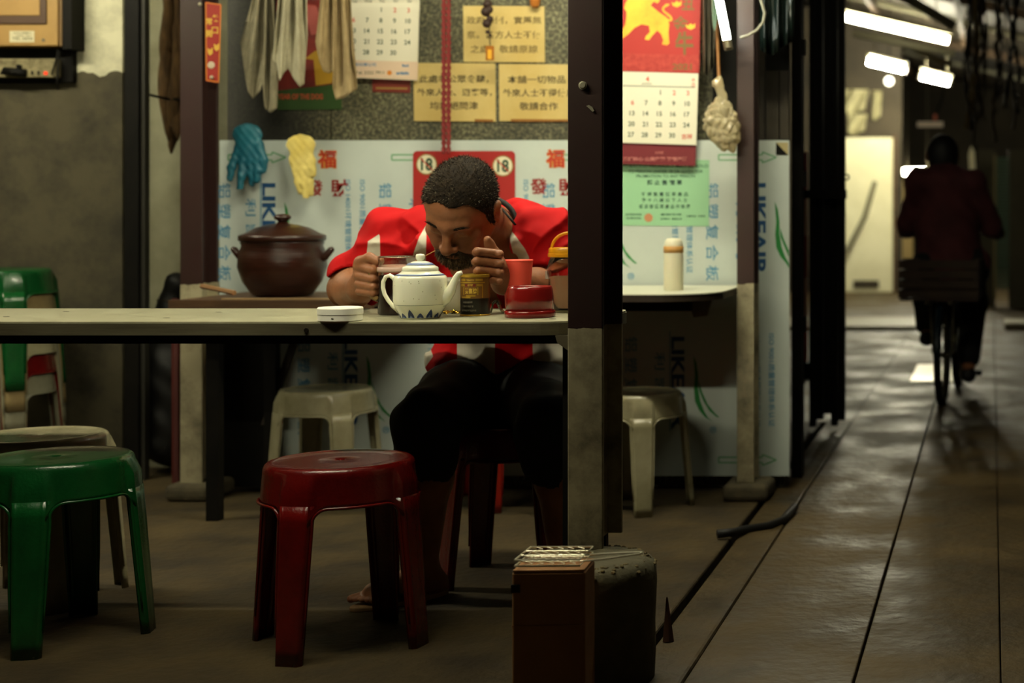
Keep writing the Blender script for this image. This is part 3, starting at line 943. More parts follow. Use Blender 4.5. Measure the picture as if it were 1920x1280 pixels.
# ================================================================== yellow hand-lettered notices
WY = 5.86
M_note = mat('yellowed_paper', '#bfa560', .7, col2='#cdb878', scale=5)
M_faint = mat('faded_ink', '#6f5f34', .7)
M_note_ink = mat('notice_ink', '#463c22', .7)
def notice(label, x0, y0, x1, y1, lines, ink, stain=None):
    t = thing('yellow_notice', label, 'notice', PX((x0 + x1) / 2, y1, WY))
    obj('board', MB().prism([PX(x0, y0, WY - .002), PX(x1, y0 + 1, WY - .002), PX(x1 + 1, y1, WY - .002), PX(x0 + 1, y1 - 1, WY - .002)], (0, -.004, 0)), M_note, t)
    lettering([(s_, PX(cx, cy, WY - .0068), dict(w_=w_ * WY / FPX, h=15 * WY / FPX, bold=.012)) for s_, cx, cy, w_ in lines], ink, t)
    if stain:
        a, b, c = stain
        obj('stained_edge', MB().prism([PX(a, y1 - 5, WY - .0066), PX(b, y1 - 4, WY - .0066), PX(b, y1, WY - .0066), PX(a, y1, WY - .0066)], (0, -.0006, 0)), mat('rust_stain', '#8a5a1e', .7), t)
    return t
notice('faded yellow notice with three lines, hung above the other two', 869, 11, 1021, 117, [('政府條例，實屬無', 945, 38, 140), ('奈。各方人士不便', 945, 65, 140), ('之處　敬請原諒', 945, 92, 126)], M_faint)
notice('yellow notice with three lines, crossed by the red cord', 776, 118, 929, 228, [('此處非公眾食肆，', 851, 148, 130), ('外來人士、遊客等，', 852, 173, 140), ('均謝絕問津', 851, 198, 90)], M_note_ink, (890, 925, 0))
notice('yellow notice with rust-stained lower edge beside the brown post', 936, 120, 1086, 228, [('本舖一切物品', 1006, 149, 108), ('外來人士不得使用', 1010, 174, 134), ('敬請合作', 1010, 199, 72)], M_note_ink, (958, 1080, 0))
# a stone joint line
obj('stone_joint', MB().box((PX(621, 0, WY).x - .003, WY - .0012, 1.2), (PX(621, 0, WY).x + .003, WY + .001, 2.5)), mat('joint', '#34311f', .9), bpy.data.objects['wall_back'])

# ================================================================== calendars
M_paper = mat('calendar_white', '#d9d5bf', .65)
M_cink = mat('calendar_ink', '#3a4a34', .6)
M_cred = mat('calendar_red', '#c4503c', .6)
def month(t, x0, y0, dxx, dyy, y, shear, hpx, parent):
    blk, red = [], []
    for dday in range(1, 31):
        k = dday + 3
        c, r = k % 7, k // 7
        px = x0 + (c - 2) * dxx + shear * r; py = y0 + r * dyy + (c - 2) * .6
        it = (str(dday), PX(px, py, y), dict(h=hpx * S5, bold=.02))
        (red if c == 0 or dday in (2, 3, 5, 6) else blk).append(it)
    lettering(blk, M_cink, parent, name='numerals', joined=True); lettering(red, M_cred, parent, name='numerals', label='red holiday numerals', joined=True)
lc = thing('wall_calendar', 'white month calendar beside the hanging towels', 'calendar', PX(715, 148, WY))
cy_ = WY - .02
def quad(mb, pts, y, t): return mb.prism([PX(a, b, y) for a, b in pts], (0, t, 0))
pad = obj('page', quad(MB(), [(640, -150), (792, -150), (783, 151), (640, 145)], cy_, -.006), M_paper, lc)
obj('advert_band', quad(MB(), [(640, 112), (784.5, 116), (783, 150), (640, 144)], cy_ - .0062, -.0006), mat('peach_band', '#d8bfa4', .65), lc)
month(lc, 664, 17, 25.5, 20, cy_ - .0066, -.8, 9, lc)
lettering([(s_, PX(664 + i * 26, 2, cy_ - .0066), dict(h=5 * S5)) for i, s_ in enumerate(('Tue', 'Wed', 'Thu', 'Fri', 'Sat'))], M_cink, lc)
lettering([('新利華公司', PX(685, 121, cy_ - .0074), dict(w_=40 * S5, h=7 * S5)), ('Rod', PX(760, 123, cy_ - .0074), dict(w_=12 * S5, h=5 * S5, bold=.06)), ('artistic', PX(755, 137, cy_ - .0074), dict(w_=24 * S5, h=6 * S5, bold=.05))], mat('advert_blue', '#4f7fa8', .6), lc)
lettering([('Tel: 2222 7911', PX(693, 136, cy_ - .0074), dict(w_=54 * S5, h=6 * S5))], M_cink, lc)
obj('orange_dot', disc(730.5, 136.5, 4.5, cy_ - .007, 14), mat('dot_orange', '#d07f2c', .6), lc)
rl = thing('red_label', 'small dark red label peeking out below the white calendar', 'label', PX(733, 173, WY))
obj('plate', quad(MB(), [(698, 140), (770, 142), (769, 174), (699, 172)], WY - .002, -.002), mat('label_red', '#6e2418', .6), rl)
obj('gold_line', quad(MB(), [(705, 163), (764, 164), (764, 168), (705, 167)], WY - .0042, -.0005), mat('label_gold', '#8a6a30', .6), rl)

rc = thing('ox_calendar', 'red wall calendar with a golden ox above a white month page', 'calendar', PX(1240, 305, PY))
oy = PY - .028
M_oxred = mat('calendar_backing_red', '#a3221c', .55)
obj('header', quad(MB(), [(1080, -120), (1316, -120), (1311, 137), (1080, 131)], oy, -.003), M_oxred, rc)
obj('pattern_band', quad(MB(), [(1080, 98), (1312, 103), (1311, 135), (1080, 130)], oy - .0032, -.0004), mat('band_red', '#b03a30', .6, col2='#98221c', scale=60), rc)
M_gold = mat('ox_gold', '#e0941c', .5, col2='#f0b830', scale=9)
ox = [(60, 90), (40, 60), (52, 20), (80, -20), (130, -60), (220, -70), (300, -40), (310, 5), (292, 25), (262, 12), (240, 40), (300, 90), (360, 130), (380, 180), (373, 240), (380, 325), (362, 340), (325, 332), (335, 300), (318, 255), (290, 228), (252, 268), (228, 300), (197, 296), (205, 270), (235, 240), (228, 192), (170, 182), (118, 210), (80, 250), (40, 282), (10, 300), (0, 285), (20, 240), (50, 180), (58, 130)]
mb = MB(); mb.prism([PX(1160 + a / 4, b / 4, oy - .0032) for a, b in ox], (0, -.001, 0))
def ribbon(mb, pts, wd, y):
    for i in range(len(pts) - 1):
        a, b = Vector(pts[i]), Vector(pts[i + 1]); n = Vector((-(b - a).y, (b - a).x)).normalized() * wd
        mb.add([PX(q.x, q.y, y) for q in (a - n, b - n, b + n, a + n)], [(0, 1, 2, 3)])
ribbon(mb, [(1160 + a / 4, b / 4) for a, b in ((362, 145), (385, 156), (398, 146), (388, 125), (360, 102), (335, 82), (332, 62), (345, 48))], 2, oy - .0042)
mb.prism([PX(1160 + a / 4, b / 4, oy - .0036) for a, b in ((335, 50), (350, 30), (383, 28), (372, 45), (350, 55))], (0, -.001, 0))
obj('golden_ox', mb, M_gold, rc)
mb = MB()
for cx, cy in ((1295, 49), (1269, 7)):
    mb.prism([PX(cx + a, cy + b, oy - .0034) for a, b in ((-10, -3), (-5, -1), (0, -5), (5, -2), (9, -6), (8, 3), (0, 7), (-7, 4))], (0, -.001, 0))
obj('gold_ingots', mb, M_gold, rc)
lettering([('丑', PX(1290, 8, oy - .0036), dict(h=22 * S5, bold=.03)), ('金', PX(1276, 44, oy - .0036), dict(h=28 * S5, bold=.02)), ('牛', PX(1283, 82, oy - .0036), dict(h=46 * S5, w_=34 * S5, bold=.03)), ('2021', PX(1279, 125, oy - .0040), dict(w_=36 * S5, h=12 * S5, bold=.03))], mat('olive_gold', '#6a5420', .5), rc)
obj('backing', quad(MB(), [(1080, 131), (1311, 137), (1304, 311), (1080, 305)], oy + .001, -.003), mat('backing_dark_red', '#6a1620', .6), rc)
obj('page', quad(MB(), [(1086, 132), (1310, 138), (1306, 272), (1086, 265)], oy - .0032, -.006), M_paper, rc)
mb = MB()
for i in range(38):
    px = 1088 + i * 5.9; p = PX(px, 132.5 + (px - 1086) * .027, oy - .008)
    mb.tube([p + Vector((0, 0, -.003)), p + Vector((0, -.002, .001)), p + Vector((0, .004, .004))], .0008, 4)
obj('wire_binding', mb, mat('binding', '#8f8a78', .4, metal=.6), rc)
month(rc, 1187, 172, 25.7, 20, oy - .0096, -1.0, 9, rc)
lettering([('4', PX(1214, 148, oy - .0096), dict(h=10 * S5, bold=.03)), ('吉祥', PX(1288, 256, oy - .0096), dict(h=10 * S5, bold=.02)), ('辛', PX(1300, 150, oy - .0096), dict(h=7 * S5)), ('丑', PX(1300, 159, oy - .0096), dict(h=7 * S5))], M_cred, rc)
lettering([('APRIL', PX(1213, 157, oy - .0096), dict(w_=20 * S5, h=3 * S5))], M_cink, rc)
obj('rule_line', quad(MB(), [(1090, 158), (1303, 163), (1303, 164.5), (1090, 159.5)], oy - .0094, -.0003), M_cink, rc)
lettering([('大利號', PX(1236, 286, oy - .004), dict(w_=16 * S5, h=5 * S5)), ('茶樓點心 山貨雜糧 糖煙洋酒', PX(1228, 298, oy - .004), dict(w_=120 * S5, h=8 * S5, bold=.03))], mat('pale_print', '#b8706a', .6), rc)

# ================================================================== poster, towels, gloves, cords
ps = thing('dog_year_poster', 'red, yellow and green poster behind the hanging towels', 'poster', PX(580, 200, WY))
obj('sheet', quad(MB(), [(518, -60), (638, -60), (641, 205), (520, 206)], WY - .003, -.002), mat('poster_dark_red', '#5e1c18', .6, col2='#8a2a20', scale=12), ps)
obj('green_band', quad(MB(), [(520, 170), (628, 158), (640, 160), (641, 205), (520, 206)], WY - .0052, -.0006), mat('poster_green', '#2d4a1c', .6), ps)
obj('yellow_shape', MB().prism([PX(a, b, WY - .006) for a, b in ((572, 110), (588, 112), (592, 160), (622, 156), (626, 140), (612, 90), (590, 96))], (0, -.0006, 0)), mat('poster_yellow', '#b98f24', .6), ps)
obj('pink_shape', MB().prism([PX(a, b, WY - .0058) for a, b in ((570, 8), (592, 10), (604, 40), (598, 62), (584, 66), (576, 40))], (0, -.0006, 0)), mat('poster_pink', '#b0544c', .6), ps)
lettering([('YEAR OF THE DOG', PX(563, 181, WY - .0062), dict(w_=86 * S5, h=11 * S5, bold=.04))], mat('poster_red_print', '#b04a2c', .6), ps)

rail = thing('towel_rail', 'thin metal rail carrying the hanging towels', 'rail', (-2.45, 5.66, 1.88))
obj('bar', MB().tube([(-2.72, 5.66, 1.88), (-2.2, 5.66, 1.88)], .007, 8), M_cap, rail)
for x in (-2.70, -2.22): obj('bracket', MB().tube([(x, 5.66, 1.88), (x, 5.86, 1.90)], .006, 6), M_cap, rail)
def towel(label, top, hem, Y, m, nf, amp, seed):
    """cloth gathered at the rail, fanning out into a hem given by pixel corners at depth Y"""
    (tx0, tx1) = top
    yt = CY - (1.885 - EYE) * FPX / Y
    rnd = random.Random(seed)
    ph = [rnd.uniform(0, 6.3) for _ in range(4)]
    H = [Vector(h) for h in hem]; n = len(H) - 1
    def hemp(u):
        f = u * n; i = min(int(f), n - 1); t = f - i
        return H[i].lerp(H[i + 1], t)
    def fn(u, v):
        b = hemp(u)
        x = (tx0 + (tx1 - tx0) * u) * (1 - v ** 1.15) + b.x * v ** 1.15
        y = yt + (b.y - yt) * v
        f = amp * (.35 + .65 * math.sin(PI * min(1, v * 1.1) * .8 + .2))
        dy = f * (math.sin(2 * PI * nf * u + ph[0] + 1.3 * v) + .5 * math.sin(2 * PI * nf * 1.9 * u + ph[1] - 2 * v) + .35 * math.sin(9 * v + 5 * u + ph[2]))
        p = W(x, y, Y + dy)
        if v < .02: p = W(x, y, Y)
        return p
    o = obj('hanging_towel', MB().grid(fn, 64, 44), m, smooth=True, solid=.003)
    setp(o, label, 'towel', 'towels on the rail')
M_tow1 = mat('grey_towel', '#6e6853', .95, col2='#857e66', scale=20, bump=.3, bscale=220)
M_tow2 = mat('white_towel', '#99937a', .95, col2='#aca68c', scale=20, bump=.3, bscale=220)
M_tow3 = mat('tan_towel', '#8d7a55', .95, col2='#a38f68', scale=20, bump=.3, bscale=220)
towel('grey towel hanging in two long tails next to the red post strip', (488, 512), [(451, 80), (457, 125), (464, 170), (474, 186), (488, 170), (492, 156), (497, 203), (507, 212), (519, 203), (521, 150), (516, 110)], 5.66, M_tow1, 3.0, .018, 1)
towel('white towel hanging between the grey and the tan towel', (528, 574), [(511, 112), (519, 119), (524, 152), (531, 138), (540, 128), (550, 146), (562, 163), (570, 158), (572, 120), (576, 70)], 5.62, M_tow2, 2.5, .02, 2)
towel('tan towel with a folded tip hanging beside the white calendar', (608, 656), [(592, 78), (598, 112), (606, 134), (618, 138), (626, 130), (624, 165), (630, 187), (645, 183), (660, 172), (669, 168), (668, 140), (660, 100)], 5.6, M_tow3, 3.4, .02, 3)

def glove(label, px, py, Y, m, s, fingers, cuff, rot=0, h=.0035):
    c = W(px, py, Y); c = np.array(c)
    F = Field(c - np.array((.12, .06, .14)), c + np.array((.12, .06, .12)), h)
    R = np.array(((math.cos(rot), -math.sin(rot)), (math.sin(rot), math.cos(rot))))
    def q(x, z, y=0):
        a = R @ np.array((x, z)) * s
        return c + np.array((a[0], y, a[1]))
    F.ell(q(0, 0), np.array((.042, .013, .048)) * s, k=.01)
    F.ell(q(0, .05), np.array((cuff, .012, .035)) * s, k=.012)
    for (x0, z0, x1, z1, x2, z2, y) in fingers:
        F.chain([q(x0, z0), q(x1, z1, y * .6), q(x2, z2, y)], [.0125 * s, .0115 * s, .009 * s], .008)
    X, Yg, Z = F.coords()
    F.D += (.0016 * np.sin(X * 190 + Z * 60) * np.sin(Z * 130 + X * 40)).astype(np.float32)
    return setp(sdf_obj('rubber_glove', F.mesh(2), m), label, 'glove')
glove('blue rubber glove hanging over the panel edge with fingers down', 464, 283, 5.74, mat('blue_rubber', '#17596c', .45, col2='#1f6878', scale=9, sss=.1), 1.18,
      [(-.032, -.01, -.046, -.05, -.05, -.085, -.01), (-.012, -.03, -.016, -.075, -.018, -.115, -.012), (.01, -.03, .012, -.07, .012, -.10, .004), (.03, -.02, .034, -.06, .032, -.09, -.006), (.036, .02, .05, -.03, .05, -.06, .0)], .046)
glove('yellow cotton glove hanging over the panel edge above the red characters', 566, 300, 5.74, mat('yellow_cotton', '#c9b45c', .9, col2='#d8c778', scale=12, bump=.3, bscale=200), 1.1,
      [(-.02, -.03, -.016, -.07, -.010, -.105, 0), (0, -.03, .004, -.08, .008, -.128, -.006), (.018, -.03, .020, -.07, .022, -.112, .004), (.032, -.005, .034, -.03, .036, -.05, -.006)], .048, rot=.06)

# red braided cord
rcord = thing('braided_red_rope', 'double red braided cord hanging in front of the yellow notices', 'rope', PX(837, 285, 5.72))
for x in (832, 841):
    for k in range(2):
        pts = []
        for i in range(260):
            py = -436 + 724 * i / 259
            a = i * .75 + k * PI
            p = W(x, py, 5.72)
            pts.append(p + Vector((.0042 * math.cos(a), .0042 * math.sin(a), 0)))
        obj('strand', MB().tube(pts, .0046, 5), mat('red_cord_fibre', '#7e2a2a', .8), rcord, smooth=True)
# amulet
am = thing('hanging_amulet', 'dark knotted string with an amber amulet over the upper notice', 'charm', W(918, 116, 5.75))
obj('string', MB().tube([W(916, -432, 5.75), W(916, 30, 5.75), W(919, 86, 5.75)], .002, 5), mat('dark_string', '#2a1c14', .9), am)
mb = MB()
for px, py, r in ((914, 8, 9), (911, 22, 10), (917, 18, 8), (913, 44, 9), (918, 36, 7), (914, 60, 4), (919, 66, 3.5)):
    mb.ball(W(px, py, 5.745), r * 5.75 / FPX, 8)
obj('knot_beads', mb, mat('knot_dark', '#2c1810', .6), am, smooth=True)
mb = MB(); mb.box(W(910, 113, 5.748), W(927, 86, 5.754)); obj('amulet_case', mb, mat('amber_case', '#b8742c', .2, trans=.3), am, bevel=.002)
mb = MB(); mb.box(W(914, 111, 5.745), W(922, 93, 5.748)); obj('amulet_figure', mb, mat('amber_gold', '#d8a020', .4), am, bevel=.002)
tas = setp(obj('orange_tassel', MB().lathe([(.002, .8), (.002, .07), (.004, .06), (.012, .04), (.02, .01), (.016, -.012), (.01, -.02), (.001, -.02)], W(1003, 4, 5.83), 12), mat('orange_tassel', '#a8641c', .8, bump=.5, bscale=80), smooth=True), 'orange tassel hanging at the corner of the upper yellow notice', 'tassel')

# lucky strip on the red post
st = thing('lucky_strip', 'red paper strip with gold characters pinned to the brown post', 'banner', W(400, 155, 5.595))
sy = 5.594
obj('paper', MB().prism([W(a, b, sy) for a, b in ((385, 3), (415, 8), (411, 156), (386, 152))], (0, -.001, 0)), mat('strip_red', '#8f1f14', .6), st)
mb = MB()
pts = [(386, 5), (414, 9), (410, 154), (387, 150), (386, 5)]
for i in range(4):
    a, b = Vector(pts[i]), Vector(pts[i + 1]); n = Vector((-(b - a).y, (b - a).x)).normalized() * 1.1
    mb.add([W(q.x, q.y, sy - .0014) for q in (a - n, b - n, b + n, a + n)], [(0, 1, 2, 3)])
obj('gold_border', mb, mat('strip_gold', '#c2701c', .5), st)
s6 = sy / FPX
lettering([(ch, W(a, b, sy - .0016), dict(h=13 * s6, bold=.03)) for ch, a, b in (('笑', 405, 34), ('口', 403, 57), ('常', 392, 40), ('開', 392, 63))], mat('strip_yellow', '#c9a03a', .5), st)
mb = MB()
for cx, cy in ((394, 96), (406, 88)): mb.prism([W(cx + a, cy + b, sy - .0012) for a, b in ((-5, -6), (0, -3), (5, -7), (5, 4), (0, 8), (-4, 4))], (0, -.001, 0))
obj('gold_ingots', mb, mat('strip_yellow', ''), st)
mb = MB(); mb.ball(W(396, 122, sy - .001), .013, 10, sy=.15); obj('pale_figure', mb, mat('pale_figure', '#b8a890', .6), st)
for px, py in ((397, 145), (375, 8)):
    obj('pin', MB().ball(W(px, py, sy - .003), .007, 8), mat('bare_metal', ''), st, smooth=True)

# fuse box and power strip on the plaster wall
LY = 6.2
fb = thing('fuse_box', 'tan fuse box with inset door and white sticker on the plaster wall', 'box', W(50, 88, LY))
M_tan = mat('tan_enamel', '#a5834a', .45, col2='#937341', scale=4)
def wb(x0, y0, x1, y1, d0, d1): return MB().box(W(x0, y1, d0).xyz[:1] + (d0, W(x0, y1, d0).z), (W(x1, y0, d0).x, d1, W(x1, y0, d0).z)) if False else MB().box((W(x0, y1, d0).x, d0, W(x0, y1, d0).z), (W(x1, y0, d0).x, d1, W(x1, y0, d0).z))
obj('case', wb(-70, -70, 108, 86, 6.10, LY), M_tan, fb, bevel=.004)
obj('side_frame', wb(108, -70, 116, 86, 6.11, LY), mat('tan_dark', '#6e5530', .5), fb)
obj('door_frame', wb(-70, -70, 86, 45, 6.092, 6.10), mat('brown_frame', '#4b3524', .5), fb, bevel=.003)
obj('door', wb(-70, -70, 74, 29, 6.088, 6.092), M_tan, fb, bevel=.002)
stk = obj('sticker', wb(18, 58, 64, 79, 6.0985, 6.10), mat('white_sticker', '#c9c2a0', .6), fb)
lettering([('中文大學電力', W(42, 62, 6.098), dict(w_=32 * 6.1 / FPX, h=4 * 6.1 / FPX)), ('TEL 2656', W(42, 72, 6.098), dict(w_=38 * 6.1 / FPX, h=5 * 6.1 / FPX)), ('NO 101', W(44, 67, 6.098), dict(w_=26 * 6.1 / FPX, h=3 * 6.1 / FPX))], mat('sticker_ink', '#4a4028', .6), fb)
obj('screw', MB().tube([W(81, 75, 6.10), W(81, 75, 6.095)], .006, 8), M_cap, fb)
bk = thing('socket_board', 'black board with a pale power strip below the fuse box', 'socket', W(50, 155, LY))
obj('backboard', wb(-70, 92, 136, 154, 6.17, LY), M_black, bk)
obj('frame', wb(117.5, -70, 134, 92, 6.11, LY), M_black, bk)
obj('strip', wb(-70, 110, 104, 145, 6.13, 6.17), mat('ivory_strip', '#8f8561', .5, col2='#5d5438', scale=30), bk, bevel=.004)
for x in (60, 72, 3): obj('socket_hole', wb(x - 2, 133, x + 2, 140, 6.128, 6.131), M_black, bk)
pl = obj('plug', MB().tube([W(8, 133, 6.12), W(48, 137, 6.12)], .016, 10), M_black, bk, smooth=True)
obj('plug_pin', wb(30, 121, 36, 131, 6.112, 6.13), M_black, pl)
obj('pilot_light', wb(82, 134, 88, 140, 6.126, 6.131), mat('pilot_red', '#ff4020', .4, emit=.5), bk)
for pts in ([(109, 92), (106, 110), (97, 140)], [(112, 96), (107, 150), (108, 168)]):
    obj('cable', MB().tube([W(a, b, 6.12) for a, b in pts], .004, 6), M_black, bk, smooth=True)
setp(obj('wooden_batten', MB().tube([W(157, -60, 6.17), W(138, 42, 6.17)], .008, 6), mat('batten', '#7a5a30', .7)), 'thin brown stick leaning beside the fuse box', 'stick')

# rope hanks
rh = thing('rope_hank', 'brown fibre rope hanks hanging beside the post', 'rope', W(322, 300, 6.2))
M_rope = mat('brown_fibre', '#5d4424', .95, col2='#3e2c16', scale=16, stretch=(3, 3, .6), bump=.8)
for k in range(7):
    rnd = random.Random(k + 3)
    x0 = 310 + k * 4.2; yb = 300 - abs(k - 3) * 12 if k % 2 == 0 else 215 + 10 * k
    pts, rr = [], []
    for i in range(24):
        t = i / 23
        pts.append(W(x0 + 5 * math.sin(7 * t + k) + 4 * t * (3 - k) * .3, -80 + (yb + 80) * t, 6.2 + .03 * math.sin(5 * t + 2 * k)))
        rr.append(.018 + .006 * math.sin(11 * t + k * 1.7) if t < .93 else .018 * (1 - (t - .93) / .08))
    obj('strand', MB().tube(pts, rr, 8), M_rope, rh, smooth=True)
setp(obj('tie_wire', MB().tube([W(266, 174, 6.05), W(290, 180, 6.1), W(318, 186, 6.16), W(345, 186, 6.15)], .005, 6), M_black), 'black cable stretched from the black pole to the rope hanks', 'cable')
bk2 = thing('added_dark_sack', 'black sack added to darken the gap between the black pole and the post', 'sack', (-3.15, 6.1, 0))  # added black filler, keeps the space below the table dark
SX = np.array((-.165, .0, 0))
SK = Field((-3.38, 5.85, -.02), (-2.96, 6.3, 1.05), .012)
SK.chain([np.array((-3.0, 6.16, .14)) + SX, np.array((-3.01, 6.16, .4)) + SX, np.array((-2.99, 6.16, .58)) + SX], [.115, .11, .08], .05)
SK.cap(np.array((-3.0, 6.16, .64)) + SX, np.array((-2.97, 6.16, .72)) + SX, .04, .05, .04)
XX, YY, ZZ = SK.coords()
SK.D += (.008 * np.sin(XX * 40 + ZZ * 23) * np.sin(ZZ * 31 + YY * 20)).astype(np.float32)
SK.D[:, :, :3] = .1
sdf_obj('sack_body', SK.mesh(1), mat('added_sack_black', '#0c0b09', .6), bk2)
obj('tie', MB().tube([Vector((-3.152 + .05 * math.cos(a), 6.16 + .05 * math.sin(a), .665)) for a in [2 * PI * i / 16 for i in range(17)]], .008, 6), M_soot, bk2)
setp(obj('red_broom_handle', MB().tube([W(331, 905, 5.9), W(330, 560, 5.98)], .016, 8), mat('dull_red_wood', '#4a1812', .6)), 'dull red wooden broom handle leaning behind the post', 'pole')
# ================================================================== things on the long table
def on_table(px, py): 
    d = (EYE - TZ) * FPX / (py - CY)
    return Vector(((px - CX) * d / FPX, d, TZ))
M_porc = mat('celadon_porcelain', '#f4f2dc', .18, col2='#eae9d0', scale=7, sss=.08, coat=.4)
M_cobalt = mat('cobalt_glaze', '#27386a', .25)
M_cobalt2 = mat('cobalt_wash', '#6f7fa6', .3)
tp = on_table(788, 596)
tea = thing('teapot', 'white porcelain teapot with blue petals around its foot', 'teapot', tp)
TPROF = [(.044, 0), (.0465, .003), (.047, .006), (.054, .018), (.0605, .032), (.063, .045), (.0632, .08), (.0628, .096), (.0605, .1025), (.054, .107), (.047, .111), (.043, .115)]
obj('body', MB().lathe(TPROF + [(.001, .115)], tp, 56), M_porc, tea, smooth=True)
ld = obj('lid', MB().lathe([(.042, .1145), (.0428, .118), (.0422, .1235), (.039, .126), (.036, .127), (.030, .132), (.020, .1375), (.011, .1395), (.001, .1395)], tp, 48), M_porc, tea, smooth=True)
obj('knob', MB().lathe([(.0075, .138), (.0085, .142), (.0108, .146), (.0110, .152), (.009, .156), (.001, .157)], tp, 20), M_porc, ld, smooth=True)
def trad(z):
    for (r0, z0), (r1, z1) in zip(TPROF, TPROF[1:]):
        if z0 <= z <= z1: return r0 + (r1 - r0) * (z - z0) / (z1 - z0)
    return TPROF[-1][0]
def band(z0, z1, prof=None):
    r = trad if prof is None else prof
    return MB().lathe([(r(z0), z0), (r(z0) + .0004, z0), (r(z1) + .0004, z1), (r(z1), z1)], tp, 56)
obj('shoulder_band', band(.1045, .1085), M_cobalt2, tea, smooth=True)
obj('lid_band', MB().lathe([(.033, .1292), (.0337, .1298), (.0258, .1353), (.025, .1345)], tp, 48), M_cobalt2, ld, smooth=True)
obj('foot_line', band(.0335, .0343), mat('grey_line', '#6d7468', .4), tea)
def onsurf(th, z, e=.0005): return tp + Vector(((trad(z) + e) * math.cos(th), (trad(z) + e) * math.sin(th), z))
mb, mb2 = MB(), MB()
for k in range(14):
    th = 2 * PI * k / 14 + .12
    hh = .024 if k % 2 == 0 else .015
    ww = .17
    n = 6
    for dst, f0, e in ((mb, 1, .0006), (mb2, .42, .001)):
        for i in range(n):
            z0, z1 = .003 + (hh * (f0 if f0 < 1 else 1) - .003) * i / n, .003 + (hh * (f0 if f0 < 1 else 1) - .003) * (i + 1) / n
            w0, w1 = ww * f0 * (1 - (i / n) ** 1.6), ww * f0 * (1 - ((i + 1) / n) ** 1.6)
            dst.add([onsurf(th - w0, z0, e), onsurf(th + w0, z0, e), onsurf(th + w1, z1, e), onsurf(th - w1, z1, e)], [(0, 1, 2, 3)])
obj('petal_print', mb, M_cobalt, tea)
obj('petal_heart', mb2, M_cobalt2, tea)
mb = MB(); rnd = random.Random(5)
for i in range(46):
    th, z = rnd.uniform(0, 2 * PI), rnd.uniform(.042, .095)
    mb.add([onsurf(th + a, z + b) for a, b in ((-.02, 0), (0, -.0016), (.02, 0), (0, .0016))], [(0, 1, 2, 3)])
obj('rice_grain_spots', mb, mat('grain_spot', '#97916c', .3), tea)
scl = tp.y / FPX
obj('handle', MB().tube([tp + Vector(((a - 788) * scl, 0, (596 - b) * scl)) for a, b in ((744, 529), (738, 521), (731, 516), (723, 519), (718.5, 528), (718, 539), (721, 551), (728, 563), (738, 575), (748, 583))], [.0065, .0058, .0052, .005, .005, .005, .005, .005, .0052, .006], 10), M_porc, tea, smooth=True)
obj('spout', MB().tube([tp + Vector(((a - 788) * scl, 0, (596 - b) * scl)) for a, b in ((822, 564), (835, 556), (845, 545), (850, 532), (855, 520), (860, 513), (866, 511))], [.021, .0175, .0125, .0095, .0075, .0065, .0055], 14), M_porc, tea, smooth=True)

p = on_table(638, 601)
wb_ = thing('round_white_tub', 'low round white plastic tub with lid near the table edge', 'tub', p)
M_whitep = mat('white_plastic', '#f0eee0', .38)
obj('tub_base', MB().lathe([(.048, 0), (.0505, .002), (.0505, .0155), (.001, .0155)], p, 40), M_whitep, wb_, smooth=False, auto=30)
obj('tub_lid', MB().lathe([(.0505, .016), (.0515, .0165), (.0515, .030), (.0495, .0325), (.001, .0325)], p, 40), M_whitep, wb_, auto=30)
mb = MB(); put_text(mb, '4A', p + Vector((.002, -.0508, .008)), h=.004, bold=.05); obj('stamp', mb, mat('stamp_dark', '#2e2a20', .6), wb_)

M_glass = mat('clear_glass', '#f2e6da', .04, trans=1.0, ior=1.45)
M_tea = mat('dark_tea', '#1a0c08', .15)
p = on_table(749, 589)
mg = thing('glass_mug', 'tall glass mug half full of dark tea held by the man', 'mug', p)
obj('glass', MB().lathe([(.0488, .0985), (.052, .0985), (.052, .144), (.0515, .147), (.0495, .147), (.0488, .143), (.0488, .0985)], p, 40), M_glass, mg, smooth=True)
obj('tea', MB().lathe([(.048, 0), (.0518, .004), (.0518, .098), (.001, .098)], p, 40), M_tea, mg, smooth=False, auto=40)
obj('rim_band', MB().lathe([(.0522, .108), (.0535, .111), (.0535, .117), (.0522, .12)], p, 40), mat('pinkish_band', '#c7a698', .3), mg, smooth=True)
sm = p.y / FPX
obj('handle', MB().tube([p + Vector((-(749 - a) * sm, -.012, (589 - b) * sm)) for a, b in ((712, 506), (704, 506), (699, 514), (698, 540), (702, 556), (712, 560))], .008, 8), mat('amber_glass', '#c9a66a', .1, trans=.6), mg, smooth=True)
setp(obj('bamboo_skewer', MB().tube([p + Vector((.012, .01, .10)), W(752, 503, 4.0), W(816, 470, 4.02)], .0013, 6), mat('bamboo', '#b5793a', .5)), 'thin bamboo stick leaning out of the glass mug', 'stick')

p = on_table(850, 583)
wc = thing('white_cup', 'plain white cup hidden behind the teapot spout', 'cup', p)
obj('cup_body', MB().lathe([(.026, 0), (.032, .004), (.037, .03), (.039, .085), (.0385, .087), (.0365, .086), (.034, .03), (.001, .01)], p, 32), mat('old_porcelain', '#b9b49c', .25), wc, smooth=True)
obj('rim_line', MB().lathe([(.0391, .079), (.0396, .081), (.0396, .084), (.0391, .086)], p, 32), M_whitep, wc)

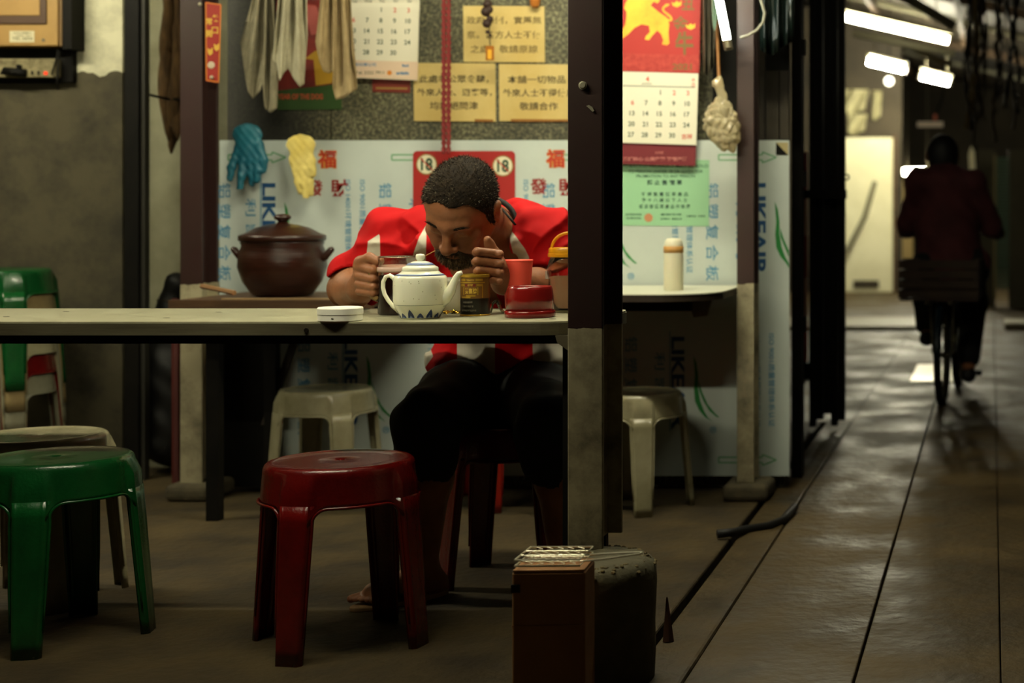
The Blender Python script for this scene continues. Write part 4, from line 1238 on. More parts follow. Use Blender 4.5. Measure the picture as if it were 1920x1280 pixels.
p = on_table(891, 591)
tn = thing('tobacco_tin', 'gold and black lettered tobacco tin beside the teapot', 'tin', p)
M_goldt = mat('gold_tin', '#c9a23c', .3, metal=.6, col2='#ab8830', scale=14)
M_bktin = mat('black_tin', '#16120c', .35)
obj('tin_top', MB().lathe([(.0355, .044), (.0355, .098), (.001, .098)], p, 40), mat('brown_gold_tin', '#7a5626', .4, metal=.3), tn, auto=40)
obj('tin_lower', MB().lathe([(.035, .002), (.0358, .004), (.0358, .044), (.001, .044)], p, 40), M_bktin, tn, auto=40)
obj('rim', MB().lathe([(.0358, .096), (.037, .0965), (.037, .1025), (.0345, .1035), (.001, .1025)], p, 40), M_goldt, tn, auto=40)
obj('bottom_rim', MB().lathe([(.036, 0), (.037, .001), (.037, .003), (.036, .004)], p, 40), M_goldt, tn)
def wrap(mb, c, r):
    """bend flat print around the tin"""
    for q in mb.v:
        a = (q.x - c.x) / r
        q.x = c.x + r * math.sin(a); q.y = c.y - r * math.cos(a)
def tin_print(items, m, name='lettering'):
    mb = MB()
    for it in items:
        if it[0] == 'R':
            _, x0, z0, x1, z1 = it
            n = max(1, int((x1 - x0) / .003))
            for i in range(n):
                a, b = x0 + (x1 - x0) * i / n, x0 + (x1 - x0) * (i + 1) / n
                mb.add([p + Vector((a, 0, z0)), p + Vector((b, 0, z0)), p + Vector((b, 0, z1)), p + Vector((a, 0, z1))], [(0, 1, 2, 3)])
        else:
            put_text(mb, it[0], p + Vector((it[1], 0, it[2])), w_=it[3], h=it[4], bold=.02)
    wrap(mb, p, .0364 if name == 'lettering' else .0360)
    return obj(name, mb, m, tn)
tin_print([('R', -.036, .082, .036, .085), ('R', -.030, .087, -.014, .093), ('R', .012, .087, .03, .093), ('R', -.030, .074, -.016, .080), ('R', .014, .074, .03, .080), ('R', -.021, .053, -.018, .072), ('R', .016, .053, .019, .072), ('R', -.026, .045, .0, .049), ('R', -.012, .049, .012, .053), ('R', .028, .045, .031, .078), ('R', -.033, .045, -.031, .078)], M_goldt, 'gold_print')
tin_print([('R', -.015, .074, .012, .080)], mat('tin_red', '#6a1c14', .5), 'red_print')
tin_print([('雙喜牌', 0, .0625, .030, .014), ('老字號', -.001, .0770, .014, .005), ('TOBACCO', -.001, .0895, .020, .004)], mat('tin_gold_ink', '#c9a640', .4), 'lettering')
tin_print([('吸煙危害健康', -.008, .0345, .026, .005), ('吸煙可引致肺癌', -.008, .0245, .03, .005), ('香港特區政府忠告市民', -.006, .0145, .040, .005)], mat('tin_white_ink', '#6e685a', .6), 'lettering')

fo = MB(); rnd = random.Random(11)
p0 = on_table(845, 588)
def foil(u, v):
    return p0 + Vector(((u - .5) * .052, (v - .5) * .03, .0045 + .0035 * math.sin(u * 11 + v * 5) * math.cos(v * 9) + .002 * math.sin(u * 27)))
setp(obj('gold_wrapper', fo.grid(foil, 26, 14), mat('gold_foil', '#c9a23c', .22, metal=.9), solid=.0006), 'crumpled gold foil wrapper between the teapot and the tin', 'wrapper')

p = on_table(970, 586)
rcup = thing('red_cup', 'tall translucent red plastic tumbler behind the dark red pot', 'cup', p)
M_redc = mat('translucent_red', '#ff5c4a', .5)
obj('wall', MB().lathe([(.0275, 0), (.0285, .002), (.0385, .133), (.0382, .135), (.037, .134), (.0272, .006), (.001, .005)], p, 40), M_redc, rcup, smooth=True)
obj('rim', MB().lathe([(.0384, .131), (.0394, .1325), (.0394, .1355), (.0375, .136)], p, 40), M_redc, rcup, smooth=True)

p = on_table(994, 594)
rp_ = thing('dark_red_pot', 'low dark red plastic pot with flared foot at the table end', 'pot', p)
M_dred = mat('dark_red_glossy', '#7e1412', .22, coat=.3)
obj('pot_wall', MB().lathe([(.058, .016), (.0565, .05), (.054, .068), (.052, .075), (.050, .0765), (.047, .0745), (.045, .06), (.001, .058)], p, 48), M_dred, rp_, smooth=True)
obj('foot', MB().lathe([(.0585, 0), (.0605, .002), (.061, .012), (.0595, .0165), (.057, .017)], p, 48), M_dred, rp_, smooth=True)
mb = MB(); rnd = random.Random(2)
for i in range(26):
    a = rnd.uniform(0, 2 * PI); r = rnd.uniform(0, .042)
    mb.ball(p + Vector((r * math.cos(a), r * math.sin(a), .064 + rnd.uniform(0, .006))), rnd.uniform(.004, .007), 6)
setp(obj('ash', mb, mat('ash_dark', '#2c1a14', .9), rp_), kind='stuff')

p = on_table(1068, 584)
jr = thing('glass_jar', 'clear jar of pale powder with yellow lid and carrying loop', 'jar', p)
M_yel = mat('yellow_plastic', '#d08f14', .3)
obj('glass', MB().lathe([(.050, .004), (.053, .008), (.053, .085), (.058, .10), (.0585, .112), (.050, .137), (.048, .142), (.046, .142), (.0555, .11), (.0505, .085), (.0505, .011), (.001, .009)], p, 40), mat('pinkish_clear_plastic', '#efd9cc', .08, trans=1.0), jr, smooth=True)
obj('powder', MB().lathe([(.049, .0115), (.0500, .014), (.0500, .092), (.04, .096), (.001, .098)], p, 36), mat('pale_powder', '#d4c4a2', .9), jr, smooth=True)
lj = obj('lid', MB().lathe([(.0535, .142), (.0545, .144), (.0545, .150), (.0525, .152), (.0525, .162), (.050, .166), (.001, .166)], p, 48), M_yel, jr, auto=35)
obj('carry_loop', MB().tube([p + Vector((.046 * math.cos(a), 0, .162 + .042 * math.sin(a))) for a in [PI * i / 20 for i in range(21)]], .004, 8), M_yel, lj, smooth=True)
obj('clip', MB().box(p + Vector((-.058, -.02, .085)), p + Vector((-.046, -.005, .108))), mat('clear_clip', '#d8ccba', .15, trans=.5), jr, bevel=.002)
obj('base_ring', MB().lathe([(.052, 0), (.054, .001), (.054, .006), (.05, .0065)], p, 36), mat('olive_ring', '#4a4628', .5), jr)

p = on_table(930, 588)
cl = thing('steel_clip', 'bent shiny steel clip lying behind the tobacco tin', 'clip', p)
M_steel = mat('polished_steel', '#b8b09a', .18, metal=1)
obj('loop', MB().tube([p + Vector(q) for q in ((-.014, .002, .003), (-.008, 0, .026), (0, 0, .034), (.006, .0, .032), (.012, 0, .014), (.02, .002, .003))], .0028, 8), M_steel, cl, smooth=True)
obj('arm', MB().tube([p + Vector(q) for q in ((0, .002, .034), (.008, -.004, .02), (.019, -.008, .003))], .0024, 8), M_steel, cl, smooth=True)

# ================================================================== the seated man
M_skin = mat('tanned_skin', '#946040', .5, col2='#7f5032', scale=16, sss=.15, bump=.12, bscale=120)
man = thing('person', 'man in red and white jersey and black shorts hunched over the table drinking tea', 'person', (-1.36, 4.4, 0))

def rot(yaw, pitch, roll):
    """columns: head's right-hand axis, face-forward axis, crown axis in the world; the face looks towards -Y, pitched down"""
    Rz = Matrix.Rotation(yaw, 3, 'Z'); Rx = Matrix.Rotation(pitch, 3, 'X'); Ry = Matrix.Rotation(roll, 3, 'Y')
    base = Matrix(((-1, 0, 0), (0, -1, 0), (0, 0, 1)))
    return np.array(Ry @ Rx @ Rz @ base)
HS = 1.06
HEAD_R = rot(math.radians(-3), math.radians(42), math.radians(6))
HEAD_C = np.array(W(867, 391, 4.14))
def head(F, R, c, s, hair_only=False):
    T = lambda p: c + R @ (np.array(p) * s)
    E = lambda p, r, k=.02, sub=False, A=None: F.ell(T(p), np.array(r) * s, R if A is None else R @ A, k * s, sub)
    C = lambda a, b, ra, rb=None, k=.015: F.cap(T(a), T(b), ra * s, (ra if rb is None else rb) * s, k * s)
    E((0, -.012, .036), (.078, .096, .084))
    E((0, .03, .045), (.066, .062, .06), .03)
    E((0, .038, -.03), (.06, .055, .07), .03)
    C((-.03, .06, -.088), (.03, .06, -.088), .02, k=.03)
    E((0, .078, -.098), (.024, .02, .018), .025)
    for x in (-1, 1):
        C((x * .062, -.005, -.035), (x * .036, .055, -.085), .017, .016, .03)
        E((x * .046, .066, -.018), (.022, .02, .018), .02)
        E((x * .03, .078, -.045), (.022, .018, .02), .02)
    C((-.042, .078, .026), (0, .092, .022), .012, k=.016)
    C((.042, .078, .026), (0, .092, .022), .012, k=.016)
    for x in (-1, 1):
        E((x * .032, .100, .004), (.019, .016, .0105), .010, True)
        E((x * .032, .0805, .0045), (.0165, .0140, .0115), .004)
        C((x * .018, .091, -.003), (x * .046, .084, -.002), .0032, .0024, .004)
    C((0, .094, .014), (0, .117, -.028), .0085, .0115, .012)
    E((0, .117, -.033), (.0135, .012, .011), .008)
    for x in (-1, 1):
        E((x * .0145, .104, -.037), (.0095, .011, .0085), .006)
    C((-.021, .090, -.063), (.021, .090, -.063), .008, k=.01)
    C((-.017, .092, -.075), (.017, .092, -.075), .008, k=.008)
    for x in (-1, 1):
        E((x * .081, -.008, -.004), (.007, .019, .031), .008)
        E((x * .085, -.012, .014), (.008, .016, .014), .006)
        E((x * .088, -.004, -.002), (.004, .009, .014), .004, True)

lo, hi = np.array((-2.0, 3.85, 0)), np.array((-.92, 4.85, 1.28))
B = Field(lo, hi, .003)
V3 = lambda px, py, d: np.array(W(px, py, d))
SH_R, EL_R, WR_R = V3(742, 448, 4.38), V3(652, 541, 4.33), V3(676, 541, 4.12)
SH_L, EL_L, WR_L = V3(1022, 445, 4.38), V3(1042, 541, 4.34), V3(944, 530, 4.10)
CHEST = np.array((-1.37, 4.42, .86))
# trunk core (under the jersey), neck, legs
B.chain([np.array((-1.39, 4.56, .56)), np.array((-1.38, 4.53, .72)), CHEST], [.125, .13, .13], .05)
B.cap(SH_R, SH_L, .06, k=.05)
NECK = HEAD_C + HEAD_R @ np.array((0, -.035, -.05)) * HS
B.chain([np.array((-1.37, 4.42, .95)), NECK], [.07, .062], .04)
head(B, HEAD_R, HEAD_C, HS)
# arms
B.chain([SH_R, EL_R], [.055, .045], .03)
B.chain([EL_R, (EL_R * .6 + WR_R * .4), WR_R], [.047, .047, .031], .03)
B.chain([SH_L, EL_L], [.055, .045], .03)
B.chain([EL_L, (EL_L * .6 + WR_L * .4), WR_L], [.045, .044, .029], .03)
# his left hand: loose fist, thumb up
PALM = V3(931, 503, 4.06)
B.chain([WR_L, V3(937, 514, 4.075), V3(932, 492, 4.055)], [.027, .024, .019], .015)
B.ell(PALM + np.array((.004, .012, 0)), (.015, .018, .034), k=.008)
for i, (ym, yp, yt) in enumerate(((476, 471, 474), (493.5, 489, 491), (511, 507, 508), (527, 523, 523))):
    sc_ = (1.0, 1.02, .98, .85)[i]
    off = (0, -1, 2, 6)[i]
    B.chain([V3(936, ym, 4.035), V3(895 + off, yp, 3.995), V3(892 + off, yp + 2, 4.02), V3(906 + off, yt + 2, 4.045), V3(924, yt + 3, 4.045)],
            [.0112 * sc_, .0105 * sc_, .0096 * sc_, .0088 * sc_, .008 * sc_], .0018)
    B.ell(V3(936, ym, 4.028), np.array((.0118, .011, .0105)) * sc_, k=.003)
B.chain([V3(938, 500, 4.05), V3(927, 474, 4.055), V3(918, 458, 4.045), V3(914, 449, 4.035)], [.017, .0135, .0118, .0098], .008)
# his other hand: closed round the mug handle, thumb on the rim
B.ell(V3(683, 521, 4.095), (.020, .023, .034), k=.012)
B.chain([WR_R, V3(680, 526, 4.1)], [.031, .028], .02)
for i, (ym, yp, yt) in enumerate(((499, 506, 512), (516, 523, 527), (532, 538, 541), (546, 550, 552))):
    sc_ = (1.0, 1.03, .98, .86)[i]
    B.chain([V3(671 + i, ym, 4.055), V3(699, yp, 4.028), V3(710, yt, 4.045), V3(706, yt + 2, 4.075), V3(697, yt + 2, 4.085)],
            [.012 * sc_, .0108 * sc_, .0098 * sc_, .009 * sc_, .0082 * sc_], .002)
B.chain([V3(676, 512, 4.07), V3(676, 491, 4.055), V3(693, 483, 4.04), V3(712, 491, 4.032)], [.019, .015, .0128, .0106], .006)
B.ell(V3(711, 490.5, 4.021), (.006, .003, .005), k=.002)
# legs and feet
HIP_R, KN_R, AN_R = np.array((-1.475, 4.52, .50)), np.array(W(800, 793, 4.10)), np.array((-1.492, 4.20, .085))
HIP_L, KN_L, AN_L = np.array((-1.285, 4.52, .50)), np.array(W(1030, 800, 4.10)), np.array((-1.13, 4.22, .085))
for hp, kn, an, toe in ((HIP_R, KN_R, AN_R, np.array((-1.605, 4.075, .022))), (HIP_L, KN_L, AN_L, np.array((-1.10, 4.03, .022)))):
    B.chain([hp, kn], [.085, .058], .03)
    B.chain([kn, kn * .62 + an * .38 + np.array((0, .03, 0)), an], [.055, .056, .034], .03)
    dv = toe - an; dv[2] = 0; dv = dv / np.linalg.norm(dv); sd = np.array((-dv[1], dv[0], 0))
    heel = np.array((an[0], an[1], .036)) - dv * .035
    B.chain([an, heel], [.032, .028], .02)
    ball = heel + dv * .165; ball[2] = .032
    B.chain([an + np.array((0, 0, -.015)), ball], [.032, .024], .02)
    B.cap(heel, ball, .026, .028, .02)
    B.cap(ball - sd * .018, ball + sd * .022, .022, .018, .02)
    for j in range(5):
        b0 = ball + sd * (-.03 + .0145 * j)
        sgn = 1 if hp is HIP_R else -1
        jj = j if sgn > 0 else 4 - j
        B.cap(b0, b0 + dv * (.052 - .007 * jj) + np.array((0, 0, -.006)), .0115 if jj == 0 else .0085, .0105 if jj == 0 else .0075, .004)
B.D[:, :, :1] = .1
BV = B.mesh(1)
sdf_obj('body', BV, M_skin, man)

# hair: a thin cap over the skull with short bristles; goatee likewise
M_hair = mat('greying_black_hair', '#16110b', .8, col2='#2a2117', scale=60, spec=.15)
M_beard = mat('grey_goatee', '#4a3c2a', .7, col2='#2a2118', scale=40)
Hf = Field((-.125, -.145, -.15), (.125, .165, .165), .003)
head(Hf, np.eye(3), np.zeros(3), HS)
Xh, Yh, Zh = Hf.coords()
u = Yh / HS
lim = np.interp(u.ravel(), [-.13, -.06, -.02, .012, .03, .05, .066, .085, .12], [-.06, -.045, -.012, -.02, .02, .05, .074, .086, .10]).reshape(u.shape) * HS
lim = lim + .006 * np.sin(Xh * 90) + .10 * np.maximum(0, np.abs(Xh) - .045) * (Yh > .03)
shell = Hf.D - .0035
ear = np.maximum(0, (np.abs(Xh) - .086 * HS))
capD = np.maximum(shell, (lim - Zh) * .8)
capD = np.maximum(capD, np.abs(Xh) - .0825 * HS)
nz_ = (.0009 * np.sin(Xh * 700) * np.sin(Yh * 610 + 1) + .0007 * np.sin(Zh * 820 + Xh * 300)).astype(np.float32)
K = Field(Hf.lo, Hf.lo + (Hf.n - 1) * Hf.h, Hf.h); K.D = (capD + nz_).astype(np.float32)[:K.n[0], :K.n[1], :K.n[2]]
def to_world(V): return HEAD_C + V @ HEAD_R.T
HV, HFc = K.mesh(0)
def bristles(name, V, n, length, m, seed, parent, wid=.0007, down=0):
    rng = np.random.default_rng(seed)
    i = rng.integers(0, len(V), n)
    P = V[i] + rng.normal(0, .0014, (n, 3))
    cen = np.array((0, -.012, .03)) * HS
    Nn = P - cen; Nn /= np.linalg.norm(Nn, axis=1)[:, None]
    dirv = Nn + rng.normal(0, .35, (n, 3)) + np.array((0, .25, -down)); dirv /= np.linalg.norm(dirv, axis=1)[:, None]
    side = np.cross(dirv, rng.normal(0, 1, (n, 3))); side /= np.linalg.norm(side, axis=1)[:, None]
    L_ = length * rng.uniform(.5, 1.2, (n, 1))
    A, Bq, Cq = P - side * wid - Nn * .001, P + side * wid - Nn * .001, P + dirv * L_
    vs = to_world(np.stack([A, Bq, Cq], 1).reshape(-1, 3))
    me = bpy.data.meshes.new(name)
    me.from_pydata(vs.tolist(), [], [(3 * k, 3 * k + 1, 3 * k + 2) for k in range(n)])
    return obj(name, me, m, parent) if me.materials.append(m) is None else None
hair = sdf_obj('hair', (to_world(HV), HFc), M_hair, man)
hb = bristles('hair_bristles', HV, 8000, .0065, mat('brown_black_hair', '#1f170f', .7, spec=.2), 1, hair); hb['kind'] = 'stuff'
hg = bristles('grey_bristles', HV, 2600, .007, mat('grey_hair', '#857b66', .5), 2, hair); hg['kind'] = 'stuff'
# goatee: skin of the lower face pushed out around the mouth
reg = np.sqrt(((Xh) / (.046 * HS)) ** 2 + ((Yh - .08 * HS) / (.06 * HS)) ** 2 + ((Zh + .082 * HS) / (.042 * HS)) ** 2) - 1
mouth = np.sqrt((Xh / (.022 * HS)) ** 2 + ((Yh - .1 * HS) / (.02 * HS)) ** 2 + ((Zh + .0685 * HS) / (.007 * HS)) ** 2) - 1
gD = np.maximum(np.maximum(Hf.D - .003, reg * .03), -mouth * .01)
K2 = Field(Hf.lo, Hf.lo + (Hf.n - 1) * Hf.h, Hf.h); K2.D = (gD + nz_).astype(np.float32)
GV, GF = K2.mesh(0)
goat = sdf_obj('goatee', (to_world(GV), GF), M_beard, man)
gb = bristles('goatee_bristles', GV[GV[:, 1] > .06], 3500, .009, M_beard, 3, goat, down=.6); gb['kind'] = 'stuff'
gb = bristles('grey_bristles', GV[(GV[:, 1] > .05) & (GV[:, 2] < -.075 * HS)], 1500, .010, mat('tan_grey_hair', '#8a7450', .5), 4, goat, down=.6); gb['kind'] = 'stuff'
for x in (-1, 1):       # eyebrows and eyes
    mb = MB(); rng = random.Random(9)
    T = lambda p: HEAD_C + HEAD_R @ (np.array(p) * HS)
    for i in range(60):
        t = rng.random(); px_ = x * (.016 + .034 * t); zz = .0225 + .006 * math.sin(t * 2.4) + rng.uniform(-.003, .003); yy = .0995 - .014 * t * t
        a = T((px_, yy, zz)); b_ = T((px_ + x * .007, yy + .002, zz + .0025)); mb.tube([a, b_], [.0008, .0003], 4)
    setp(obj('eyebrow', mb, M_hair, man), kind='stuff')
    e = T((x * .032, .0795, .0025))
    obj('eyeball', MB().ball(e, .0118 * HS, 16), mat('shaded_eye_white', '#4a3c30', .2), man, smooth=True)  # eye whites coloured dark for the shadow over the eyes

# jersey
J = Field((-2.0, 4.05, .5), (-.95, 4.85, 1.14), .005)
J.chain([np.array((-1.39, 4.57, .56)), np.array((-1.385, 4.555, .70)), np.array((-1.37, 4.47, .86)), np.array((-1.37, 4.44, .92))], [.160, .165, .165, .12], .05)
J.ell((-1.37, 4.52, .88), (.21, .15, .13), k=.06)
J.ell((-1.37, 4.47, .945), (.17, .11, .06), k=.06)
for sh, el, s_ in ((SH_R, EL_R, -1), (SH_L, EL_L, 1)):
    J.cap(sh, np.array((-1.37, 4.46, .935)), .085, .075, .05)
    J.cap(sh, sh * .25 + el * .75, .082, .072, .04)
    J.cap(sh, sh * .12 + el * .88, .07, .068, .02)
    for q in range(7):       # pulled folds radiating from the armpit
        a0 = sh * .45 + el * .55 + np.array((s_ * -.02, -.02, 0)); a1 = np.array((-1.37 + s_ * (.03 + .028 * q), 4.36 + .012 * q, .985 - .018 * q))
        m_ = (a0 + a1) / 2 + np.array((0, -.055 + .01 * q, 0))
        J.chain([a0, m_, a1], [.006, .011, .004], .028)
J.ell((-1.52, 4.50, .60), (.07, .12, .06), k=.05); J.ell((-1.25, 4.5, .60), (.07, .12, .06), k=.05)
Xj, Yj, Zj = J.coords()
J.D += (.0085 * np.sin(Xj * 45 + Zj * 38 + 2 * np.sin(Zj * 17)) + .0035 * np.sin(Zj * 70 - Xj * 30 + Yj * 40) * np.sin(Xj * 25 + 1)).astype(np.float32)
for s_ in (-1, 1):                     # pulled folds radiating from the armpits
    x0, z0 = -1.37 + s_ * .20, .80
    an_ = np.arctan2(Zj - z0, (Xj - x0) * -s_)
    di = np.sqrt((Xj - x0) ** 2 + (Zj - z0) ** 2)
    rid = (1 - np.abs(np.sin(an_ * 4.3 + 2.2 * np.sin(di * 22) + Yj * 9))) ** 2
    J.D -= (.011 * np.exp(-((di - .17) / .085) ** 2) * (rid - .3)).astype(np.float32)
    rid = (1 - np.abs(np.sin(an_ * 7.1 + 1.7 * np.sin(di * 31 + 1) + 1.1))) ** 2
    J.D -= (.005 * np.exp(-((di - .13) / .07) ** 2) * (rid - .3)).astype(np.float32)
# open sleeve ends and neck
for el, wr in ((EL_R, WR_R), (EL_L, WR_L)):
    J.cap(el + (el - (SH_R if el is EL_R else SH_L)) * .05, el * .7 + wr * .3, .058, .062, .004, True)
NB = np.array((-1.37, 4.42, .95)); J.cap(NB * .3 + NECK * .7, NECK * 1.25 - NB * .25, .072, .08, .01, True)
JV, JF = J.mesh(1)
# white panels of the jersey as signed distance to outlines (in the jersey's own width/height plane)
WHITE = [[(800, 420), (786, 444), (777, 470), (768, 500), (798, 500), (799, 460)],
         [(955, 428), (962, 436), (984, 466), (992, 482), (995, 530), (972, 530), (966, 490), (957, 455)],
         [(690, 452), (712, 438), (713, 486), (686, 490)],
         [(740, 600), (801, 600), (806, 650), (812, 668), (796, 690), (800, 730), (740, 730)],
         [(857, 590), (928, 590), (928, 760), (857, 760)], [(997, 590), (1100, 590), (1100, 735), (1012, 735), (1000, 690)]]
Q = np.stack([CX + JV[:, 0] * FPX / JV[:, 1], CY - (JV[:, 2] - EYE) * FPX / JV[:, 1]], 1)      # outlines were measured on the photograph
def sd_poly(P, poly):
    poly = np.array(poly, float); n = len(poly)
    d = np.full(len(P), 1e9); inside = np.zeros(len(P), bool)
    for i in range(n):
        a, b = poly[i], poly[(i + 1) % n]
        e = b - a; w_ = P - a
        t = np.clip((w_ @ e) / (e @ e), 0, 1)[:, None]
        d = np.minimum(d, np.linalg.norm(w_ - t * e, axis=1))
        c = ((a[1] > P[:, 1]) != (b[1] > P[:, 1])) & (P[:, 0] < (b[0] - a[0]) * (P[:, 1] - a[1]) / (b[1] - a[1] + 1e-12) + a[0])
        inside ^= c
    return np.where(inside, d, -d)
white = np.max([sd_poly(Q, p_) for p_ in WHITE], 0)
white = np.where(JV[:, 1] < 4.60, white, -20)
M_jer = bpy.data.materials.new('red_white_jersey'); M_jer.use_nodes = True
def _jersey(m):
    N, L = m.node_tree.nodes, m.node_tree.links
    b = N['Principled BSDF']; b.inputs['Roughness'].default_value = .8; b.inputs['Specular IOR Level'].default_value = .2
    at = N.new('ShaderNodeAttribute'); at.attribute_name = 'white'
    mr = N.new('ShaderNodeMapRange'); mr.inputs['From Min'].default_value = -.6; mr.inputs['From Max'].default_value = .6
    L.new(at.outputs['Fac'], mr.inputs['Value'])
    mx = N.new('ShaderNodeMixRGB'); mx.inputs[1].default_value = hexc('#b4060c'); mx.inputs[2].default_value = hexc('#c2bcaa')
    L.new(mr.outputs[0], mx.inputs[0]); L.new(mx.outputs[0], b.inputs['Base Color'])
_jersey(M_jer)
sdf_obj('jersey', (JV, JF), M_jer, man, attrs={'white': white})
# black collar
cpts = []
ax = (NECK - NB) / np.linalg.norm(NECK - NB); base = NB * .58 + NECK * .42
s1 = np.cross(ax, (0, 0, 1)); s1 /= np.linalg.norm(s1); s2 = np.cross(ax, s1)
obj('collar', MB().tube([Vector(base + s1 * .082 * math.cos(a) + s2 * .078 * math.sin(a)) for a in [2 * PI * i / 32 for i in range(33)]], .0075, 8), mat('black_trim', '#0c0a09', .7), man, smooth=True)
obj('shoulder_seam', MB().tube([W(942, 392, 4.30), W(952, 404, 4.27), W(966, 421, 4.255)], .0035, 6), mat('black_trim', ''), man, smooth=True)
# shorts
S = Field((-1.72, 3.95, .28), (-.93, 4.85, .72), .006)
S.cap((-1.46, 4.57, .54), (-1.30, 4.57, .54), .145, k=.05)
for hp, kn, an in ((HIP_R, KN_R, AN_R), (HIP_L, KN_L, AN_L)):
    S.chain([hp + np.array((0, 0, .02)), kn], [.112, .083], .04)
    e = kn + (an - kn) * .26 + np.array((0, -.005, 0))
    S.cap(kn, e, .083, .080, .02)
    S.cap(e + (an - kn) * .03, e + (an - kn) * .3, .070, .08, .004, True)
Xs, Ys, Zs = S.coords()
S.D += (.004 * np.sin(Xs * 50 + Zs * 44) * np.sin(Ys * 38)).astype(np.float32)
sdf_obj('shorts', S.mesh(2), mat('black_cloth', '#0a0909', .85), man)
# flip-flops
for an, toe in ((AN_R, np.array((-1.605, 4.075, .0))), (AN_L, np.array((-1.10, 4.03, .0)))):
    dv = toe - an; dv[2] = 0; dv = dv / np.linalg.norm(dv); sd = np.array((-dv[1], dv[0], 0)); h0 = np.array((an[0], an[1], 0)) - dv * .07
    pts = []
    for i in range(24):
        a = 2 * PI * i / 24
        L_ = .135 + .135 * math.cos(a); wv = .042 * math.sin(a) * (1 + .18 * math.cos(a))
        pts.append(Vector(h0 + dv * L_ + sd * wv))
    f_ = obj('flip_flop', MB().prism([q + Vector((0, 0, .012)) for q in pts], (0, 0, -.012)), mat('tan_rubber', '#8a6a44', .7), man, bevel=.003)
    toeP = Vector(h0 + dv * .20 + np.array((0, 0, .05)))
    for sg in (-1, 1):
        obj('strap', MB().tube([Vector(h0 + dv * .225 + np.array((0, 0, .014))), toeP + Vector(sd * sg * .012), Vector(h0 + dv * .12 + sd * sg * .04 + np.array((0, 0, .014)))], .005, 6), mat('dark_strap', '#2a1a12', .7), f_, smooth=True)
# ================================================================== things between the counter and the alley
wpanel = struct('wall_side_boards', MB().box((-1.02, 5.84, 1.24), (-.74, 5.859, 2.6)), M_black)
for i, (a, b_) in enumerate(((1422, 1434), (1436, 1460), (1462, 1479))):
    obj('plank', MB().box((PX(a, 0, 5.82).x, 5.82, 1.27), (PX(b_, 0, 5.82).x, 5.838, 1.52 + .3 * (i == 0))), mat('plank_brown', '#2f2819', .7, col2='#221c11', scale=4, stretch=(6, 6, 1)), wpanel)
# crumpled clear bag
bagc = np.array(W(1352, 225, 5.55))
from mathutils import noise as _n
G = Field(bagc - np.array((.12, .1, .14)), bagc + np.array((.12, .1, .17)), .0065)
G.ell(bagc + np.array((.0, 0, -.005)), (.062, .045, .075), k=.03)
G.ell(bagc + np.array((.02, 0, -.06)), (.045, .035, .05), k=.04)
G.chain([bagc + np.array((0, 0, .05)), bagc + np.array((.005, 0, .09)), bagc + np.array((-.012, 0, .13))], [.03, .012, .022], .02)
Xg, Yg, Zg = G.coords()
M_bag = mat('crumpled_film', '#d8cba4', .1, trans=.55, ior=1.3, spec=.9)
GVx, GFx = G.mesh(1)
for i in range(len(GVx)):
    v = Vector(GVx[i]); dv = (v - Vector(bagc)); dd = _n.voronoi(v * 30)[0]
    GVx[i] += np.array(dv.normalized()) * ((dd[1] - dd[0]) * .022 - .008)
bag = sdf_obj('plastic_bag', (GVx, GFx), M_bag); bag.data.polygons.foreach_set('use_smooth', [False] * len(bag.data.polygons))
setp(bag, 'knotted clear plastic bag hanging on a stick beside the ox calendar', 'bag')
setp(obj('bamboo_stick', MB().tube([W(1336, -430, 5.68), W(1344, 40, 5.66), W(1349, 172, 5.58)], .0055, 6), mat('orange_bamboo', '#8a5a20', .6)), 'thin orange bamboo stick above the plastic bag', 'stick')
def sheet(label, pts_top, pts_bot, Y, m, name='plastic_sheet', amp=.015):
    def fn(u, v):
        x = (pts_top[0] + (pts_top[1] - pts_top[0]) * u) * (1 - v) + (pts_bot[0] + (pts_bot[1] - pts_bot[0]) * u) * v
        y = pts_top[2] * (1 - v) + (pts_bot[2] + 12 * math.sin(5 * u)) * v
        return W(x, y, Y + amp * math.sin(17 * u + 3 * v) + amp * .5 * math.sin(31 * u - 7 * v))
    return setp(obj(name, MB().grid(fn, 40, 16), m, smooth=True, solid=.002), label, 'sheet')
sheet('pale green plastic scrap hanging beside the slanted tube', (1318, 1344, -452), (1336, 1347, 46), 5.6, mat('green_film', '#9fbfa4', .3, trans=.3))
sheet('dark glossy plastic sheet hanging beyond the slanted tube', (1418, 1500, -450), (1425, 1488, 92), 5.62, mat('black_film', '#0d1512', .22))
sheet('grey dusty plastic sheet hanging behind the plastic bag', (1312, 1345, -432), (1318, 1344, 130), 5.74, mat('grey_film', '#4a4538', .35))
setp(obj('white_cable', MB().tube([W(a, b, 5.5) for a, b in ((1400, -455), (1412, -120), (1420, -30), (1428, 5), (1434, 24), (1431, 42), (1420, 56), (1404, 66), (1388, 71))], .0045, 8), mat('white_cable', '#8f8b78', .5), smooth=True), 'looped grey white cable beside the post near the slanted tube', 'cable')

